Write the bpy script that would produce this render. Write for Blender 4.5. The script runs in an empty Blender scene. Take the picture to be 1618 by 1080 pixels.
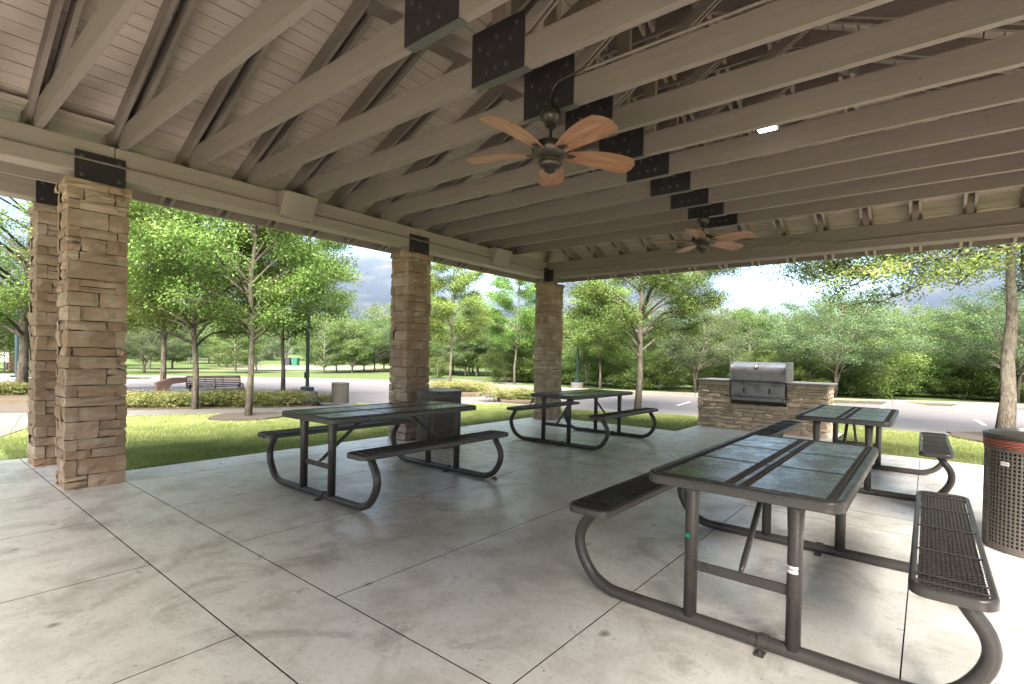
import bpy, math, random
import numpy as np
from mathutils import Vector, Matrix

SC = bpy.context.scene
COL = SC.collection
PI = math.pi

# ------------------------------------------------------------------ camera
F_PX, CX, CY = 786.92, 904.22, 572.43          # photo is 1618 x 1080
YAW, PITCH, ROLL, EYE = .62075, -.01022, .02167, 1.40
_sy, _cy = math.sin(YAW), math.cos(YAW)
FWD = Vector((-_sy * math.cos(PITCH), _cy * math.cos(PITCH), math.sin(PITCH)))
_r = Vector((_cy, _sy, 0)); _u = _r.cross(FWD)
RIGHT = _r * math.cos(ROLL) + _u * math.sin(ROLL)
UP = -_r * math.sin(ROLL) + _u * math.cos(ROLL)
cd = bpy.data.cameras.new('camera'); cam = bpy.data.objects.new('camera', cd); COL.objects.link(cam)
cd.sensor_width = 36; cd.lens = F_PX / 1618 * 36
cd.shift_x = (809 - CX) / 1618; cd.shift_y = (CY - 540) / 1618
cd.clip_start = .05; cd.clip_end = 1500
m = Matrix((RIGHT, UP, -FWD)).transposed().to_4x4(); m.translation = (0, 0, EYE)
cam.matrix_world = m
SC.camera = cam

def G(px, py, z=0.0):
    """photo pixel -> point on the horizontal plane z"""
    d = RIGHT * (px - CX) - UP * (py - CY) + FWD * F_PX
    t = (z - EYE) / d.z
    return Vector((0, 0, EYE)) + d * t
def AT(px, py, dist):
    d = RIGHT * (px - CX) - UP * (py - CY) + FWD * F_PX
    d = d / math.hypot(d.x, d.y)
    return Vector((0, 0, EYE)) + d * dist

# ------------------------------------------------------------------ world, sun, exposure
SUN_AZ = math.radians(-56)      # compass angle of the sun measured from +X towards +Y
SUN_EL = math.radians(48)
world = bpy.data.worlds.new('World'); SC.world = world; world.use_nodes = True
nt = world.node_tree; nt.nodes.clear()
def N(t, ty, **kw):
    n = t.nodes.new(ty)
    for k, v in kw.items(): setattr(n, k, v)
    return n
out = N(nt, 'ShaderNodeOutputWorld')
sky = N(nt, 'ShaderNodeTexSky', sky_type='NISHITA'); sky.sun_disc = False
sky.sun_elevation = SUN_EL; sky.sun_rotation = PI / 2 - SUN_AZ; sky.air_density = 1.0; sky.dust_density = 1.2; sky.ozone_density = 1.5
bg1 = N(nt, 'ShaderNodeBackground'); bg1.inputs[1].default_value = .06
nt.links.new(sky.outputs[0], bg1.inputs[0])
tc = N(nt, 'ShaderNodeTexCoord'); sep = N(nt, 'ShaderNodeSeparateXYZ'); nt.links.new(tc.outputs['Generated'], sep.inputs[0])
def M(t, op, a, b=None, c=None):
    n = N(t, 'ShaderNodeMath', operation=op)
    for i, v in enumerate((a, b, c)):
        if v is None: continue
        if isinstance(v, (int, float)): n.inputs[i].default_value = v
        else: t.links.new(v, n.inputs[i])
    return n.outputs[0]
zc = M(nt, 'MAXIMUM', sep.outputs[2], 0.0)
den = M(nt, 'ADD', zc, .22)
cmb = N(nt, 'ShaderNodeCombineXYZ')
nt.links.new(M(nt, 'ADD', M(nt, 'DIVIDE', sep.outputs[0], den), 5.1), cmb.inputs[0]); nt.links.new(M(nt, 'DIVIDE', sep.outputs[1], den), cmb.inputs[1])
def noise(t, vec, scale, detail=6, rough=.55, dist=0.0):
    n = N(t, 'ShaderNodeTexNoise'); n.inputs['Scale'].default_value = scale; n.inputs['Detail'].default_value = detail
    n.inputs['Roughness'].default_value = rough; n.inputs['Distortion'].default_value = dist
    if vec is not None: t.links.new(vec, n.inputs['Vector'])
    return n.outputs['Fac']
def ramp(t, fac, stops):
    n = N(t, 'ShaderNodeValToRGB'); e = n.color_ramp.elements
    while len(e) < len(stops): e.new(.5)
    for el, (p, c) in zip(e, stops):
        el.position = p; el.color = (c, c, c, 1) if isinstance(c, (int, float)) else (*c, 1)
    t.links.new(fac, n.inputs[0]); return n.outputs[0]
cover = ramp(nt, noise(nt, cmb.outputs[0], .9, 7, .55, .4), [(.36, 0.0), (.50, 1.0)])
puff = ramp(nt, noise(nt, cmb.outputs[0], 2.9, 8, .60, .7), [(.36, (.54, .66, .87)), (.50, (.60, .72, .92)), (.60, (.80, .88, .98)), (.72, (1.25, 1.25, 1.25))])
bg2 = N(nt, 'ShaderNodeBackground'); nt.links.new(puff, bg2.inputs[0])
# an overcast layer is about three times as bright overhead as at the horizon
nt.links.new(M(nt, 'MULTIPLY_ADD', zc, .40, .038), bg2.inputs[1])
mx = N(nt, 'ShaderNodeMixShader'); nt.links.new(cover, mx.inputs[0]); nt.links.new(bg1.outputs[0], mx.inputs[1]); nt.links.new(bg2.outputs[0], mx.inputs[2])
nt.links.new(mx.outputs[0], out.inputs[0])

sl = bpy.data.lights.new('sun', 'SUN'); sl.energy = 5.0; sl.angle = math.radians(52); sl.color = (1, .93, .82)
so = bpy.data.objects.new('sun', sl); COL.objects.link(so)
sd = Vector((math.cos(SUN_EL) * math.cos(SUN_AZ), math.cos(SUN_EL) * math.sin(SUN_AZ), math.sin(SUN_EL)))
so.rotation_euler = sd.to_track_quat('Z', 'Y').to_euler(); so.location = sd * 60

SC.render.engine = 'CYCLES'
SC.view_settings.view_transform = 'Standard'; SC.view_settings.look = 'None'
SC.view_settings.exposure = 3.35; SC.view_settings.gamma = 1.0; SC.view_settings.use_curve_mapping = False
cy = SC.cycles
cy.max_bounces = 8; cy.diffuse_bounces = 5; cy.glossy_bounces = 3; cy.transmission_bounces = 4; cy.transparent_max_bounces = 4
cy.use_denoising = True
try: cy.denoiser = 'OPENIMAGEDENOISE'
except Exception: pass
cy.sample_clamp_indirect = 6.0; cy.caustics_reflective = False; cy.caustics_refractive = False

# ------------------------------------------------------------------ helpers: materials
def mat(name, rough=.7, spec=.3, metal=0.0):
    ma = bpy.data.materials.new(name); ma.use_nodes = True
    t = ma.node_tree; b = t.nodes['Principled BSDF']
    b.inputs['Roughness'].default_value = rough; b.inputs['Specular IOR Level'].default_value = spec; b.inputs['Metallic'].default_value = metal
    return ma, t, b
def pos(t, scale=(1, 1, 1)):
    g = N(t, 'ShaderNodeNewGeometry'); mp = N(t, 'ShaderNodeMapping'); mp.inputs['Scale'].default_value = scale
    t.links.new(g.outputs['Position'], mp.inputs[0]); return mp.outputs[0]
def objc(t, scale=(1, 1, 1)):
    g = N(t, 'ShaderNodeTexCoord'); mp = N(t, 'ShaderNodeMapping'); mp.inputs['Scale'].default_value = scale
    t.links.new(g.outputs['Object'], mp.inputs[0]); return mp.outputs[0]
def mixc(t, fac, a, b, mode='MIX'):
    n = N(t, 'ShaderNodeMix', data_type='RGBA', blend_type=mode)
    for i, v in ((0, fac), (6, a), (7, b)):
        if isinstance(v, (int, float)): n.inputs[i].default_value = v if i == 0 else (v, v, v, 1)
        elif isinstance(v, tuple): n.inputs[i].default_value = (*v, 1)
        else: t.links.new(v, n.inputs[i])
    return n.outputs[2]
def bump(t, b, h, strength=.3, dist=.01):
    n = N(t, 'ShaderNodeBump'); n.inputs['Strength'].default_value = strength; n.inputs['Distance'].default_value = dist
    t.links.new(h, n.inputs['Height']); t.links.new(n.outputs[0], b.inputs['Normal'])
def rnd_info(t): return N(t, 'ShaderNodeObjectInfo').outputs['Random']
MT = {}
def simple(key, col, rough=.6, spec=.3, metal=0.0, var=.15, scale=14, bstr=0.0):
    ma, t, b = mat(key, rough, spec, metal)
    f = noise(t, pos(t), scale, 5)
    c = mixc(t, f, tuple(x * (1 - var) for x in col), tuple(min(1, x * (1 + var)) for x in col))
    t.links.new(c, b.inputs['Base Color'])
    if bstr: bump(t, b, f, bstr, .01)
    MT[key] = ma; return ma

def build_materials():
    # painted timber: long grain along each member's longest axis is read from the stretched noise
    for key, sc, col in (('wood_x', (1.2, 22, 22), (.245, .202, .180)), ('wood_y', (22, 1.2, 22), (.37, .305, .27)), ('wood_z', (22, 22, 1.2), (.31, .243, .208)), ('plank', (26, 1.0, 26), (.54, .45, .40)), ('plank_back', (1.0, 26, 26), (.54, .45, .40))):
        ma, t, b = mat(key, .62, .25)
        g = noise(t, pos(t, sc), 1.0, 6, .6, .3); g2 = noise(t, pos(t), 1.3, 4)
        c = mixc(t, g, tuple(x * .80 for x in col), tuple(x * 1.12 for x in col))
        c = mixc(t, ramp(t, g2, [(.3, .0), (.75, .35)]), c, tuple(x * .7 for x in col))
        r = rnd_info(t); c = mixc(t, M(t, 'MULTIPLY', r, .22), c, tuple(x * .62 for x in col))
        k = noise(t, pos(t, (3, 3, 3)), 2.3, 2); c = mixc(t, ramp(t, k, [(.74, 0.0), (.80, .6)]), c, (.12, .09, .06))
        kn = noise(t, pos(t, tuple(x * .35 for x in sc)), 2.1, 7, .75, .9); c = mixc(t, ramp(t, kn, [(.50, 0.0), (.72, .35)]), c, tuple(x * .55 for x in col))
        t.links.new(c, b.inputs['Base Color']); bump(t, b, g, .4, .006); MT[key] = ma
    # polished, stained concrete
    ma, t, b = mat('concrete_floor', .36, .6)
    P = pos(t); big = noise(t, P, .55, 5, .6, .6); mid = noise(t, P, 2.6, 7, .65, .4); fine = noise(t, P, 34, 6, .7)
    streak = noise(t, pos(t, (1.2, 9, 1)), 2.2, 5, .6, .3)
    c = mixc(t, ramp(t, big, [(.32, 0.0), (.66, 1.0)]), (.53, .51, .475), (.66, .64, .605))
    c = mixc(t, ramp(t, mid, [(.46, 0.0), (.68, .75)]), c, (.37, .345, .30))
    blot = noise(t, P, 1.15, 8, .72, 1.2); c = mixc(t, ramp(t, blot, [(.54, 0.0), (.62, .5), (.74, .8)]), c, (.25, .228, .195))
    c = mixc(t, ramp(t, streak, [(.52, 0.0), (.72, .5)]), c, (.66, .65, .62))
    c = mixc(t, ramp(t, fine, [(.52, 0.0), (.72, .5)]), c, (.28, .26, .225))
    v = N(t, 'ShaderNodeTexVoronoi'); v.inputs['Scale'].default_value = 2.7; t.links.new(mixc(t, .10, P, N(t, 'ShaderNodeTexNoise').outputs['Color']), v.inputs['Vector'])
    spot = ramp(t, M(t, 'ADD', v.outputs['Distance'], M(t, 'MULTIPLY', M(t, 'SUBTRACT', noise(t, P, 7, 3), .5), .16)), [(.02, .7), (.085, 0.0)])
    spot = M(t, 'MULTIPLY', spot, ramp(t, noise(t, P, .9, 2), [(.36, 0.0), (.45, 1.0)]))
    c = mixc(t, spot, c, (.085, .072, .06))
    v2 = N(t, 'ShaderNodeTexVoronoi'); v2.inputs['Scale'].default_value = 9; t.links.new(P, v2.inputs['Vector'])
    c = mixc(t, ramp(t, v2.outputs['Distance'], [(.045, .6), (.085, 0.0)]), c, (.14, .12, .10))
    t.links.new(c, b.inputs['Base Color'])
    t.links.new(ramp(t, mid, [(.3, .24), (.75, .50)]), b.inputs['Roughness'])
    bump(t, b, fine, .12, .003); MT['concrete_floor'] = ma
    # split-face sandstone, bedded horizontally, each stone its own tint
    for key, tone in (('stone', 1.0), ('grill_stone', .92)):
        ma, t, b = mat(key, .85, .2)
        bed = noise(t, pos(t, (2.5, 2.5, 16)), 1.6, 6, .65, .8); r = rnd_info(t); fine = noise(t, pos(t), 55, 5, .7)
        base = ramp(t, r, [(0.0, (.22, .158, .110)), (.2, (.39, .302, .218)), (.4, (.285, .198, .138)), (.6, (.47, .380, .288)), (.8, (.31, .236, .170)), (1.0, (.37, .247, .168))])
        c = mixc(t, ramp(t, bed, [(.42, 0.0), (.66, .75)]), base, (.34, .205, .125))
        c = mixc(t, ramp(t, fine, [(.35, .35), (.62, 0.0)]), c, (.22, .165, .12))
        c = mixc(t, ramp(t, noise(t, pos(t), 4, 3), [(.50, 0.0), (.75, .5)]), c, (.60, .52, .42))
        if tone != 1.0:
            c = mixc(t, .6, c, (.66, .54, .41)); c = mixc(t, ramp(t, noise(t, pos(t), 2.2, 4), [(.54, 0.0), (.72, .5)]), c, (.17, .125, .09))
        t.links.new(c, b.inputs['Base Color']); bump(t, b, mixc(t, .5, bed, fine), .55, .012); MT[key] = ma
    simple('joint_dark', (.035, .03, .026), .95, .1); simple('mortar', (.10, .078, .058), .95, .1, 0, .25, 20)
    simple('steel_black', (.030, .025, .029), .42, .4, .2, .75, 160, .2)
    simple('bin_metal', (.10, .087, .077), .45, .4, 0, .25, 30, .1); simple('bolt_steel', (.11, .10, .11), .35, .5, .6, .1)
    simple('galvanised', (.13, .13, .115), .4, .4, .5, .35, 18)
    # plastic-coated steel of the tables, dusty and scuffed
    ma, t, b = mat('coated_metal', .33, .5)
    f = noise(t, pos(t), 9, 6, .65); f2 = noise(t, pos(t), 70, 4, .7)
    c = mixc(t, f, (.036, .032, .030), (.064, .057, .053)); c = mixc(t, ramp(t, f2, [(.66, 0.0), (.75, .35)]), c, (.16, .14, .125))
    t.links.new(c, b.inputs['Base Color']); t.links.new(ramp(t, f, [(.3, .24), (.7, .46)]), b.inputs['Roughness']); bump(t, b, f2, .05, .002); MT['coated_metal'] = ma
    ma, t, b = mat('coated_panel', .3, .5)
    f = noise(t, pos(t), 5, 6, .7); f2 = noise(t, pos(t, (14, 90, 14)), 1.0, 4, .7, .6)
    c = mixc(t, f, (.044, .043, .041), (.090, .088, .084)); c = mixc(t, ramp(t, f2, [(.63, 0.0), (.70, .5)]), c, (.20, .20, .18))
    t.links.new(c, b.inputs['Base Color']); f3 = noise(t, pos(t), 38, 5, .75); t.links.new(M(t, 'ADD', ramp(t, f, [(.3, .10), (.75, .34)]), M(t, 'MULTIPLY', f3, .12)), b.inputs['Roughness'])
    vd = N(t, 'ShaderNodeTexVoronoi'); vd.inputs['Scale'].default_value = 42; vd.inputs['Randomness'].default_value = 0.0; t.links.new(pos(t), vd.inputs['Vector'])
    bump(t, b, mixc(t, .25, vd.outputs['Distance'], f3), .22, .003); MT['coated_panel'] = ma
    # brushed stainless with grease and rust at the seams
    ma, t, b = mat('stainless', .34, .5, .9)
    g = noise(t, pos(t, (3, 60, 90)), 1.0, 5, .6); s = noise(t, pos(t), 6, 6, .7)
    c = mixc(t, g, (.22, .213, .208), (.34, .335, .33)); c = mixc(t, ramp(t, s, [(.50, 0.0), (.70, .7)]), c, (.12, .095, .075))
    t.links.new(c, b.inputs['Base Color']); t.links.new(ramp(t, s, [(.35, .36), (.7, .6)]), b.inputs['Roughness']); bump(t, b, g, .06, .002); MT['stainless'] = ma
    simple('granite', (.17, .155, .145), .3, .45, 0, .35, 90)
    simple('fan_bronze', (.055, .045, .038), .35, .5, .5, .2, 30)
    ma, t, b = mat('fan_blade', .42, .4)
    f = noise(t, objc(t, (3, 40, 40)), 1.0, 5, .6, .5); c = mixc(t, ramp(t, f, [(.3, 0.0), (.7, 1.0)]), (.21, .092, .050), (.39, .215, .135)); t.links.new(c, b.inputs['Base Color']); MT['fan_blade'] = ma
    simple('speaker_paint', (.30, .25, .21), .7, .25, 0, .06, 120, .1)
    simple('conduit_paint', (.20, .165, .14), .55, .3)
    simple('lawn', (.16, .185, .065), .9, .1, 0, .45, 3.0)
    simple('far_lawn', (.044, .062, .020), .95, .1, 0, .35, .9)
    simple('soil', (.06, .047, .034), .95, .1, 0, .35, 9, .4)
    simple('mulch', (.055, .046, .040), .95, .1, 0, .6, 38, .9)
    ma, t, b = mat('asphalt', .85, .2)
    P = pos(t); f = noise(t, P, .35, 5, .6, .4); f2 = noise(t, P, 60, 4, .7); f3 = noise(t, pos(t, (.25, 2.2, 1)), 1.1, 5, .6)
    c = mixc(t, f, (.064, .060, .063), (.086, .080, .083)); c = mixc(t, ramp(t, f3, [(.45, 0.0), (.7, .45)]), c, (.115, .106, .111)); c = mixc(t, ramp(t, f2, [(.4, .3), (.6, 0.0)]), c, (.09, .084, .087))
    t.links.new(c, b.inputs['Base Color']); bump(t, b, f2, .2, .004); MT['asphalt'] = ma
    simple('sidewalk', (.088, .083, .077), .8, .2, 0, .14, 2.2, .1)
    simple('kerb_concrete', (.15, .128, .112), .85, .2, 0, .2, 3.5, .1)
    simple('trail', (.11, .09, .07), .9, .1, 0, .15, 1.2)
    simple('stall_paint', (.30, .29, .30), .7, .2, 0, .3, 9); simple('white_paint', (.72, .72, .72), .6, .3, 0, .12, 12)
    for key, lo_, hi_ in (('bark', (.05, .040, .033), (.15, .13, .108)), ('pale_bark', (.15, .13, .11), (.36, .33, .29))):
        ma, t, b = mat(key, .95, .1); f = noise(t, objc(t, (17, 17, 4.5)), 1.6, 7, .7, 1.2); f2 = noise(t, objc(t), 3.0, 4)
        c = mixc(t, ramp(t, f, [(.38, 0.0), (.62, 1.0)]), lo_, hi_); c = mixc(t, ramp(t, f2, [(.5, 0.0), (.75, .5)]), c, (.19, .20, .15))
        t.links.new(c, b.inputs['Base Color']); bump(t, b, f, 1.0, .03); MT[key] = ma
    simple('lamp_green', (.008, .020, .024), .4, .5)
    simple('brown_concrete', (.060, .038, .034), .85, .2, 0, .12, 25)
    simple('bench_metal', (.055, .045, .055), .4, .4)
    simple('aggregate', (.085, .078, .070), .9, .2, 0, .5, 70, .4)
    simple('bin_green', (.012, .07, .045), .5, .4); simple('bin_black', (.02, .02, .025), .5, .4)
    simple('sticker_white', (.75, .75, .73), .4, .4, 0, .04); simple('ink', (.05, .05, .055), .6, .3); simple('ink_red', (.55, .03, .03), .6, .3)
    simple('tape_green', (.0, .33, .17), .4, .4); simple('leaf_dry', (.20, .09, .045), .8, .2)
    simple('liner_dark', (.015, .015, .018), .6, .3); simple('wood_post', (.22, .15, .10), .9, .1)
    ma, t, b = mat('bag_orange', .4, .4)
    w = N(t, 'ShaderNodeTexWave', wave_type='BANDS', bands_direction='Z', wave_profile='SAW'); w.inputs['Scale'].default_value = 9; w.inputs['Distortion'].default_value = 0
    tcx = N(t, 'ShaderNodeTexCoord'); sp = N(t, 'ShaderNodeSeparateXYZ'); t.links.new(tcx.outputs['UV'], sp.inputs[0])
    zig = M(t, 'PINGPONG', M(t, 'MULTIPLY', sp.outputs[0], 60), 1.0); band = M(t, 'FRACT', M(t, 'MULTIPLY_ADD', sp.outputs[1], 3.0, M(t, 'MULTIPLY', zig, .55)))
    t.links.new(mixc(t, M(t, 'GREATER_THAN', band, .55), (.30, .075, .045), (.06, .045, .04)), b.inputs['Base Color']); MT['bag_orange'] = ma
    t.nodes.remove(w)
    ma, t, b = mat('lamp_glow', .4, .2); b.inputs['Emission Color'].default_value = (1, .93, .97, 1); b.inputs['Emission Strength'].default_value = 7.0; MT['lamp_glow'] = ma
    # foliage: per-leaf tint plus a per-plant tint, light passes through the leaves
    for key, dark, mid_, lite in (('elm_leaf', (.045, .092, .013), (.100, .172, .028), (.19, .27, .052)), ('oak_leaf', (.028, .054, .019), (.056, .094, .036), (.11, .152, .062)), ('wood_leaf', (.030, .062, .011), (.070, .123, .024), (.14, .20, .048)),
                                 ('bush_leaf', (.028, .058, .009), (.066, .116, .020), (.135, .19, .038)), ('shrub_leaf', (.07, .10, .022), (.17, .195, .055), (.36, .31, .14)), ('grass_blade', (.135, .175, .045), (.235, .28, .09), (.39, .37, .18))):
        ma, t, b = mat(key, .55, .25)
        at = N(t, 'ShaderNodeAttribute'); at.attribute_name = 'tint'
        c = ramp(t, at.outputs['Fac'], [(.0, dark), (.5, mid_), (1.0, lite)])
        hs = N(t, 'ShaderNodeHueSaturation'); r = rnd_info(t)
        t.links.new(M(t, 'MULTIPLY_ADD', r, .045, .470), hs.inputs['Hue']); t.links.new(M(t, 'MULTIPLY_ADD', M(t, 'FRACT', M(t, 'MULTIPLY', r, 7.31)), .5, .80), hs.inputs['Value']); hs.inputs['Saturation'].default_value = .93
        t.links.new(c, hs.inputs['Color']); t.links.new(hs.outputs[0], b.inputs['Base Color'])
        tr = N(t, 'ShaderNodeBsdfTranslucent'); t.links.new(hs.outputs[0], tr.inputs[0])
        ms = N(t, 'ShaderNodeMixShader'); ms.inputs[0].default_value = .46
        t.links.new(b.outputs[0], ms.inputs[1]); t.links.new(tr.outputs[0], ms.inputs[2]); t.links.new(ms.outputs[0], t.nodes['Material Output'].inputs[0]); MT[key] = ma
build_materials()

# ------------------------------------------------------------------ helpers: geometry
class MB:
    def __init__(s): s.v = []; s.f = []; s.uv = None
    def box(s, x0, x1, y0, y1, z0, z1):
        b = len(s.v); s.v += [(x, y, z) for z in (z0, z1) for y in (y0, y1) for x in (x0, x1)]
        s.f += [tuple(b + i for i in q) for q in ((0, 2, 3, 1), (4, 5, 7, 6), (0, 1, 5, 4), (2, 6, 7, 3), (0, 4, 6, 2), (1, 3, 7, 5))]; return s
    def cbox(s, x0, x1, y0, y1, z0, z1, c=.01):
        """box with chamfered vertical and top/bottom edges"""
        b = len(s.v); rings = ((z0, c), (z0 + c, 0), (z1 - c, 0), (z1, c))
        for z, i in rings:
            X0, X1, Y0, Y1 = x0 + i, x1 - i, y0 + i, y1 - i
            s.v += [(X0 + c, Y0, z), (X1 - c, Y0, z), (X1, Y0 + c, z), (X1, Y1 - c, z), (X1 - c, Y1, z), (X0 + c, Y1, z), (X0, Y1 - c, z), (X0, Y0 + c, z)]
        for k in range(3):
            for i in range(8):
                j = (i + 1) % 8; s.f.append((b + k * 8 + i, b + k * 8 + j, b + k * 8 + 8 + j, b + k * 8 + 8 + i))
        s.f.append(tuple(b + i for i in range(7, -1, -1))); s.f.append(tuple(b + 24 + i for i in range(8))); return s
    def hexa(s, pts):
        """8 points: bottom 4 (ccw) then top 4"""
        b = len(s.v); s.v += [tuple(p) for p in pts]
        s.f += [tuple(b + i for i in q) for q in ((3, 2, 1, 0), (4, 5, 6, 7), (0, 1, 5, 4), (1, 2, 6, 5), (2, 3, 7, 6), (3, 0, 4, 7))]; return s
    def tube(s, pts, rad, n=10, caps=True):
        pts = [Vector(p) for p in pts]; b = len(s.v); K = len(pts)
        if not hasattr(rad, '__len__'): rad = [rad] * K
        prev = None
        for i, p in enumerate(pts):
            d = (pts[min(i + 1, K - 1)] - pts[max(i - 1, 0)]).normalized()
            if prev is None:
                ref = Vector((0, 0, 1)) if abs(d.z) < .9 else Vector((1, 0, 0)); x = d.cross(ref).normalized()
            else:
                x = (prev - d * prev.dot(d)).normalized()
            prev = x; y = d.cross(x)
            for k in range(n):
                a = 2 * PI * k / n; s.v.append(tuple(p + (x * math.cos(a) + y * math.sin(a)) * rad[i]))
        for i in range(K - 1):
            for k in range(n):
                j = (k + 1) % n; s.f.append((b + i * n + k, b + i * n + j, b + (i + 1) * n + j, b + (i + 1) * n + k))
        if caps:
            s.f.append(tuple(b + k for k in range(n - 1, -1, -1))); s.f.append(tuple(b + (K - 1) * n + k for k in range(n)))
        return s
    def lathe(s, prof, n=24, c=(0, 0, 0), cap=True):
        b = len(s.v)
        for r, z in prof:
            for k in range(n):
                a = 2 * PI * k / n; s.v.append((c[0] + r * math.cos(a), c[1] + r * math.sin(a), c[2] + z))
        for i in range(len(prof) - 1):
            for k in range(n):
                j = (k + 1) % n; s.f.append((b + i * n + k, b + i * n + j, b + (i + 1) * n + j, b + (i + 1) * n + k))
        if cap:
            if prof[0][0] > 1e-5: s.f.append(tuple(b + k for k in range(n - 1, -1, -1)))
            if prof[-1][0] > 1e-5: s.f.append(tuple(b + (len(prof) - 1) * n + k for k in range(n)))
        return s
    def prism(s, poly, z0, z1):
        b = len(s.v); n = len(poly)
        ar = sum(poly[i][0] * poly[(i + 1) % n][1] - poly[(i + 1) % n][0] * poly[i][1] for i in range(n))
        if ar < 0: poly = poly[::-1]
        s.v += [(p[0], p[1], z0) for p in poly] + [(p[0], p[1], z1) for p in poly]
        s.f.append(tuple(b + i for i in range(n - 1, -1, -1))); s.f.append(tuple(b + n + i for i in range(n)))
        for i in range(n):
            j = (i + 1) % n; s.f.append((b + i, b + j, b + n + j, b + n + i))
        return s
    def mesh(s, name, smooth=False):
        me = bpy.data.meshes.new(name); me.from_pydata(s.v, [], s.f); me.update()
        if smooth:
            me.polygons.foreach_set('use_smooth', [True] * len(me.polygons))
            if smooth != 'all': me.set_sharp_from_angle(angle=math.radians(40))
        return me
def obj(name, me, material=None, parent=None):
    if isinstance(me, MB): me = me.mesh(name)
    o = bpy.data.objects.new(name, me); COL.objects.link(o)
    if material is not None and not me.materials: me.materials.append(MT[material] if isinstance(material, str) else material)
    if parent is not None: o.parent = parent
    return o
def thing(name, label, cat, loc=(0, 0, 0), rz=0.0, group=None):
    o = bpy.data.objects.new(name, None); COL.objects.link(o); o.location = loc; o.rotation_euler = (0, 0, rz); o.empty_display_size = .1
    o['label'] = label; o['category'] = cat
    if group: o['group'] = group
    return o
def tag(o, label, cat, group=None):
    o['label'] = label; o['category'] = cat
    if group: o['group'] = group
    return o
def struct(name, mb, material, parent=None):
    o = obj(name, mb, material, parent)
    if parent is None: o['kind'] = 'structure'
    return o
def dup(root, loc, rz=None, label=None, group=None, scale=None):
    r = root.copy(); COL.objects.link(r); r.location = loc
    if rz is not None: r.rotation_euler = (0, 0, rz)
    if scale is not None: r.scale = scale
    if label: r['label'] = label
    if group: r['group'] = group
    for ch in list(root.children):
        c = ch.copy(); COL.objects.link(c); c.parent = r
        for g in list(ch.children):
            d = g.copy(); COL.objects.link(d); d.parent = c
    return r
# ------------------------------------------------------------------ ground, lot, walks
def P2(*pix): return [(G(x, y).x, G(x, y).y) for x, y in pix]
struct('ground', MB().prism([(-400, -120), (300, -120), (300, 500), (-400, 500)], -.40, -.16), 'far_lawn')
far_kerb = P2((-160, 592), (0, 592), (205, 595), (400, 597), (560, 600), (745, 607), (850, 612.5), (960, 618), (1100, 623), (1330, 632), (1500, 637), (1618, 640))
far_kerb += [(far_kerb[-1][0] + 6, far_kerb[-1][1] + 3.5), (60, 60)]
near_edge = P2((0, 618), (205, 623), (440, 629), (560, 636), (640, 641), (784, 636.5), (891, 645.5), (1040, 653), (1190, 661), (1323, 669), (1496, 686), (1618, 698))
near_edge = [(near_edge[0][0], -30)] + near_edge + [(near_edge[-1][0] + 3, near_edge[-1][1] - .5), (30, 12)]
struct('parking_lot', MB().prism(near_edge + far_kerb[::-1] + [(far_kerb[0][0], -30)], -.30, -.11), 'asphalt')

def ribbon(line, w, z0, z1, side=1):
    L = [Vector((x, y)) for x, y in line]; off = []
    for i, p in enumerate(L):
        d = (L[min(i + 1, len(L) - 1)] - L[max(i - 1, 0)]).normalized(); off.append(p + Vector((-d.y, d.x)) * w * side)
    mb = MB()
    for i in range(len(L) - 1):
        q = [L[i], L[i + 1], off[i + 1], off[i]]
        if side < 0: q = q[::-1]
        mb.hexa([(a.x, a.y, z0) for a in q] + [(a.x, a.y, z1) for a in q])
    return mb
def resample(line, step):
    L = [Vector(p) for p in line]; out_ = [L[0]]; acc = 0.0
    for a, b in zip(L, L[1:]):
        ln = (b - a).length; t = step - acc
        while t < ln: out_.append(a + (b - a) * (t / ln)); t += step
        acc = (acc + ln) % step
    return out_ + [L[-1]]
# far kerb in cast lengths, each with its own joint
kerb = struct('far_kerb', ribbon(far_kerb, .05, -.2, -.02), 'kerb_concrete')
pts = resample(far_kerb, 2.4)
for a, b in zip(pts, pts[1:]):
    d = (b - a); ln = d.length
    if ln < .3: continue
    d.normalize(); n = Vector((-d.y, d.x)); a2 = a + d * .012; b2 = b - d * .012
    q = [a2 - n * .02, b2 - n * .02, b2 + n * .32, a2 + n * .32]
    obj('kerb_stone', MB().hexa([(p.x, p.y, -.2) for p in q] + [(p.x + n.x * .02 * (1 if i < 2 else 0), p.y + n.y * .02 * (1 if i < 2 else 0), .05) for i, p in enumerate(q)]), 'kerb_concrete', kerb)
struct('far_field', MB().prism(far_kerb + [(300, 200), (300, 480), (-395, 480), (-395, -110), (far_kerb[0][0], -110)], -.35, .0), 'far_lawn')

# near kerb ribbon, lawn and walk
near_line = P2((560, 636), (640, 641), (784, 636.5), (891, 645.5), (1040, 653), (1190, 661), (1323, 669), (1496, 686), (1618, 698))
near_line += [(near_line[-1][0] + 3, near_line[-1][1] - .5), (30, 12)]
struct('near_kerb', ribbon(near_line, .42, -.3, -.012, 1), 'sidewalk')
walk_near = P2((0, 690), (40, 676), (90, 667), (205, 656.5), (330, 652), (440, 650), (560, 645), (640, 645))
walk_far = P2((0, 652), (90, 651), (205, 647.5), (330, 645.5), (440, 643.5), (560, 639), (640, 641))
walk_near = [(walk_near[0][0] + .3, -20)] + walk_near; walk_far = [(walk_far[0][0] - .3, -20)] + walk_far
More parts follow.
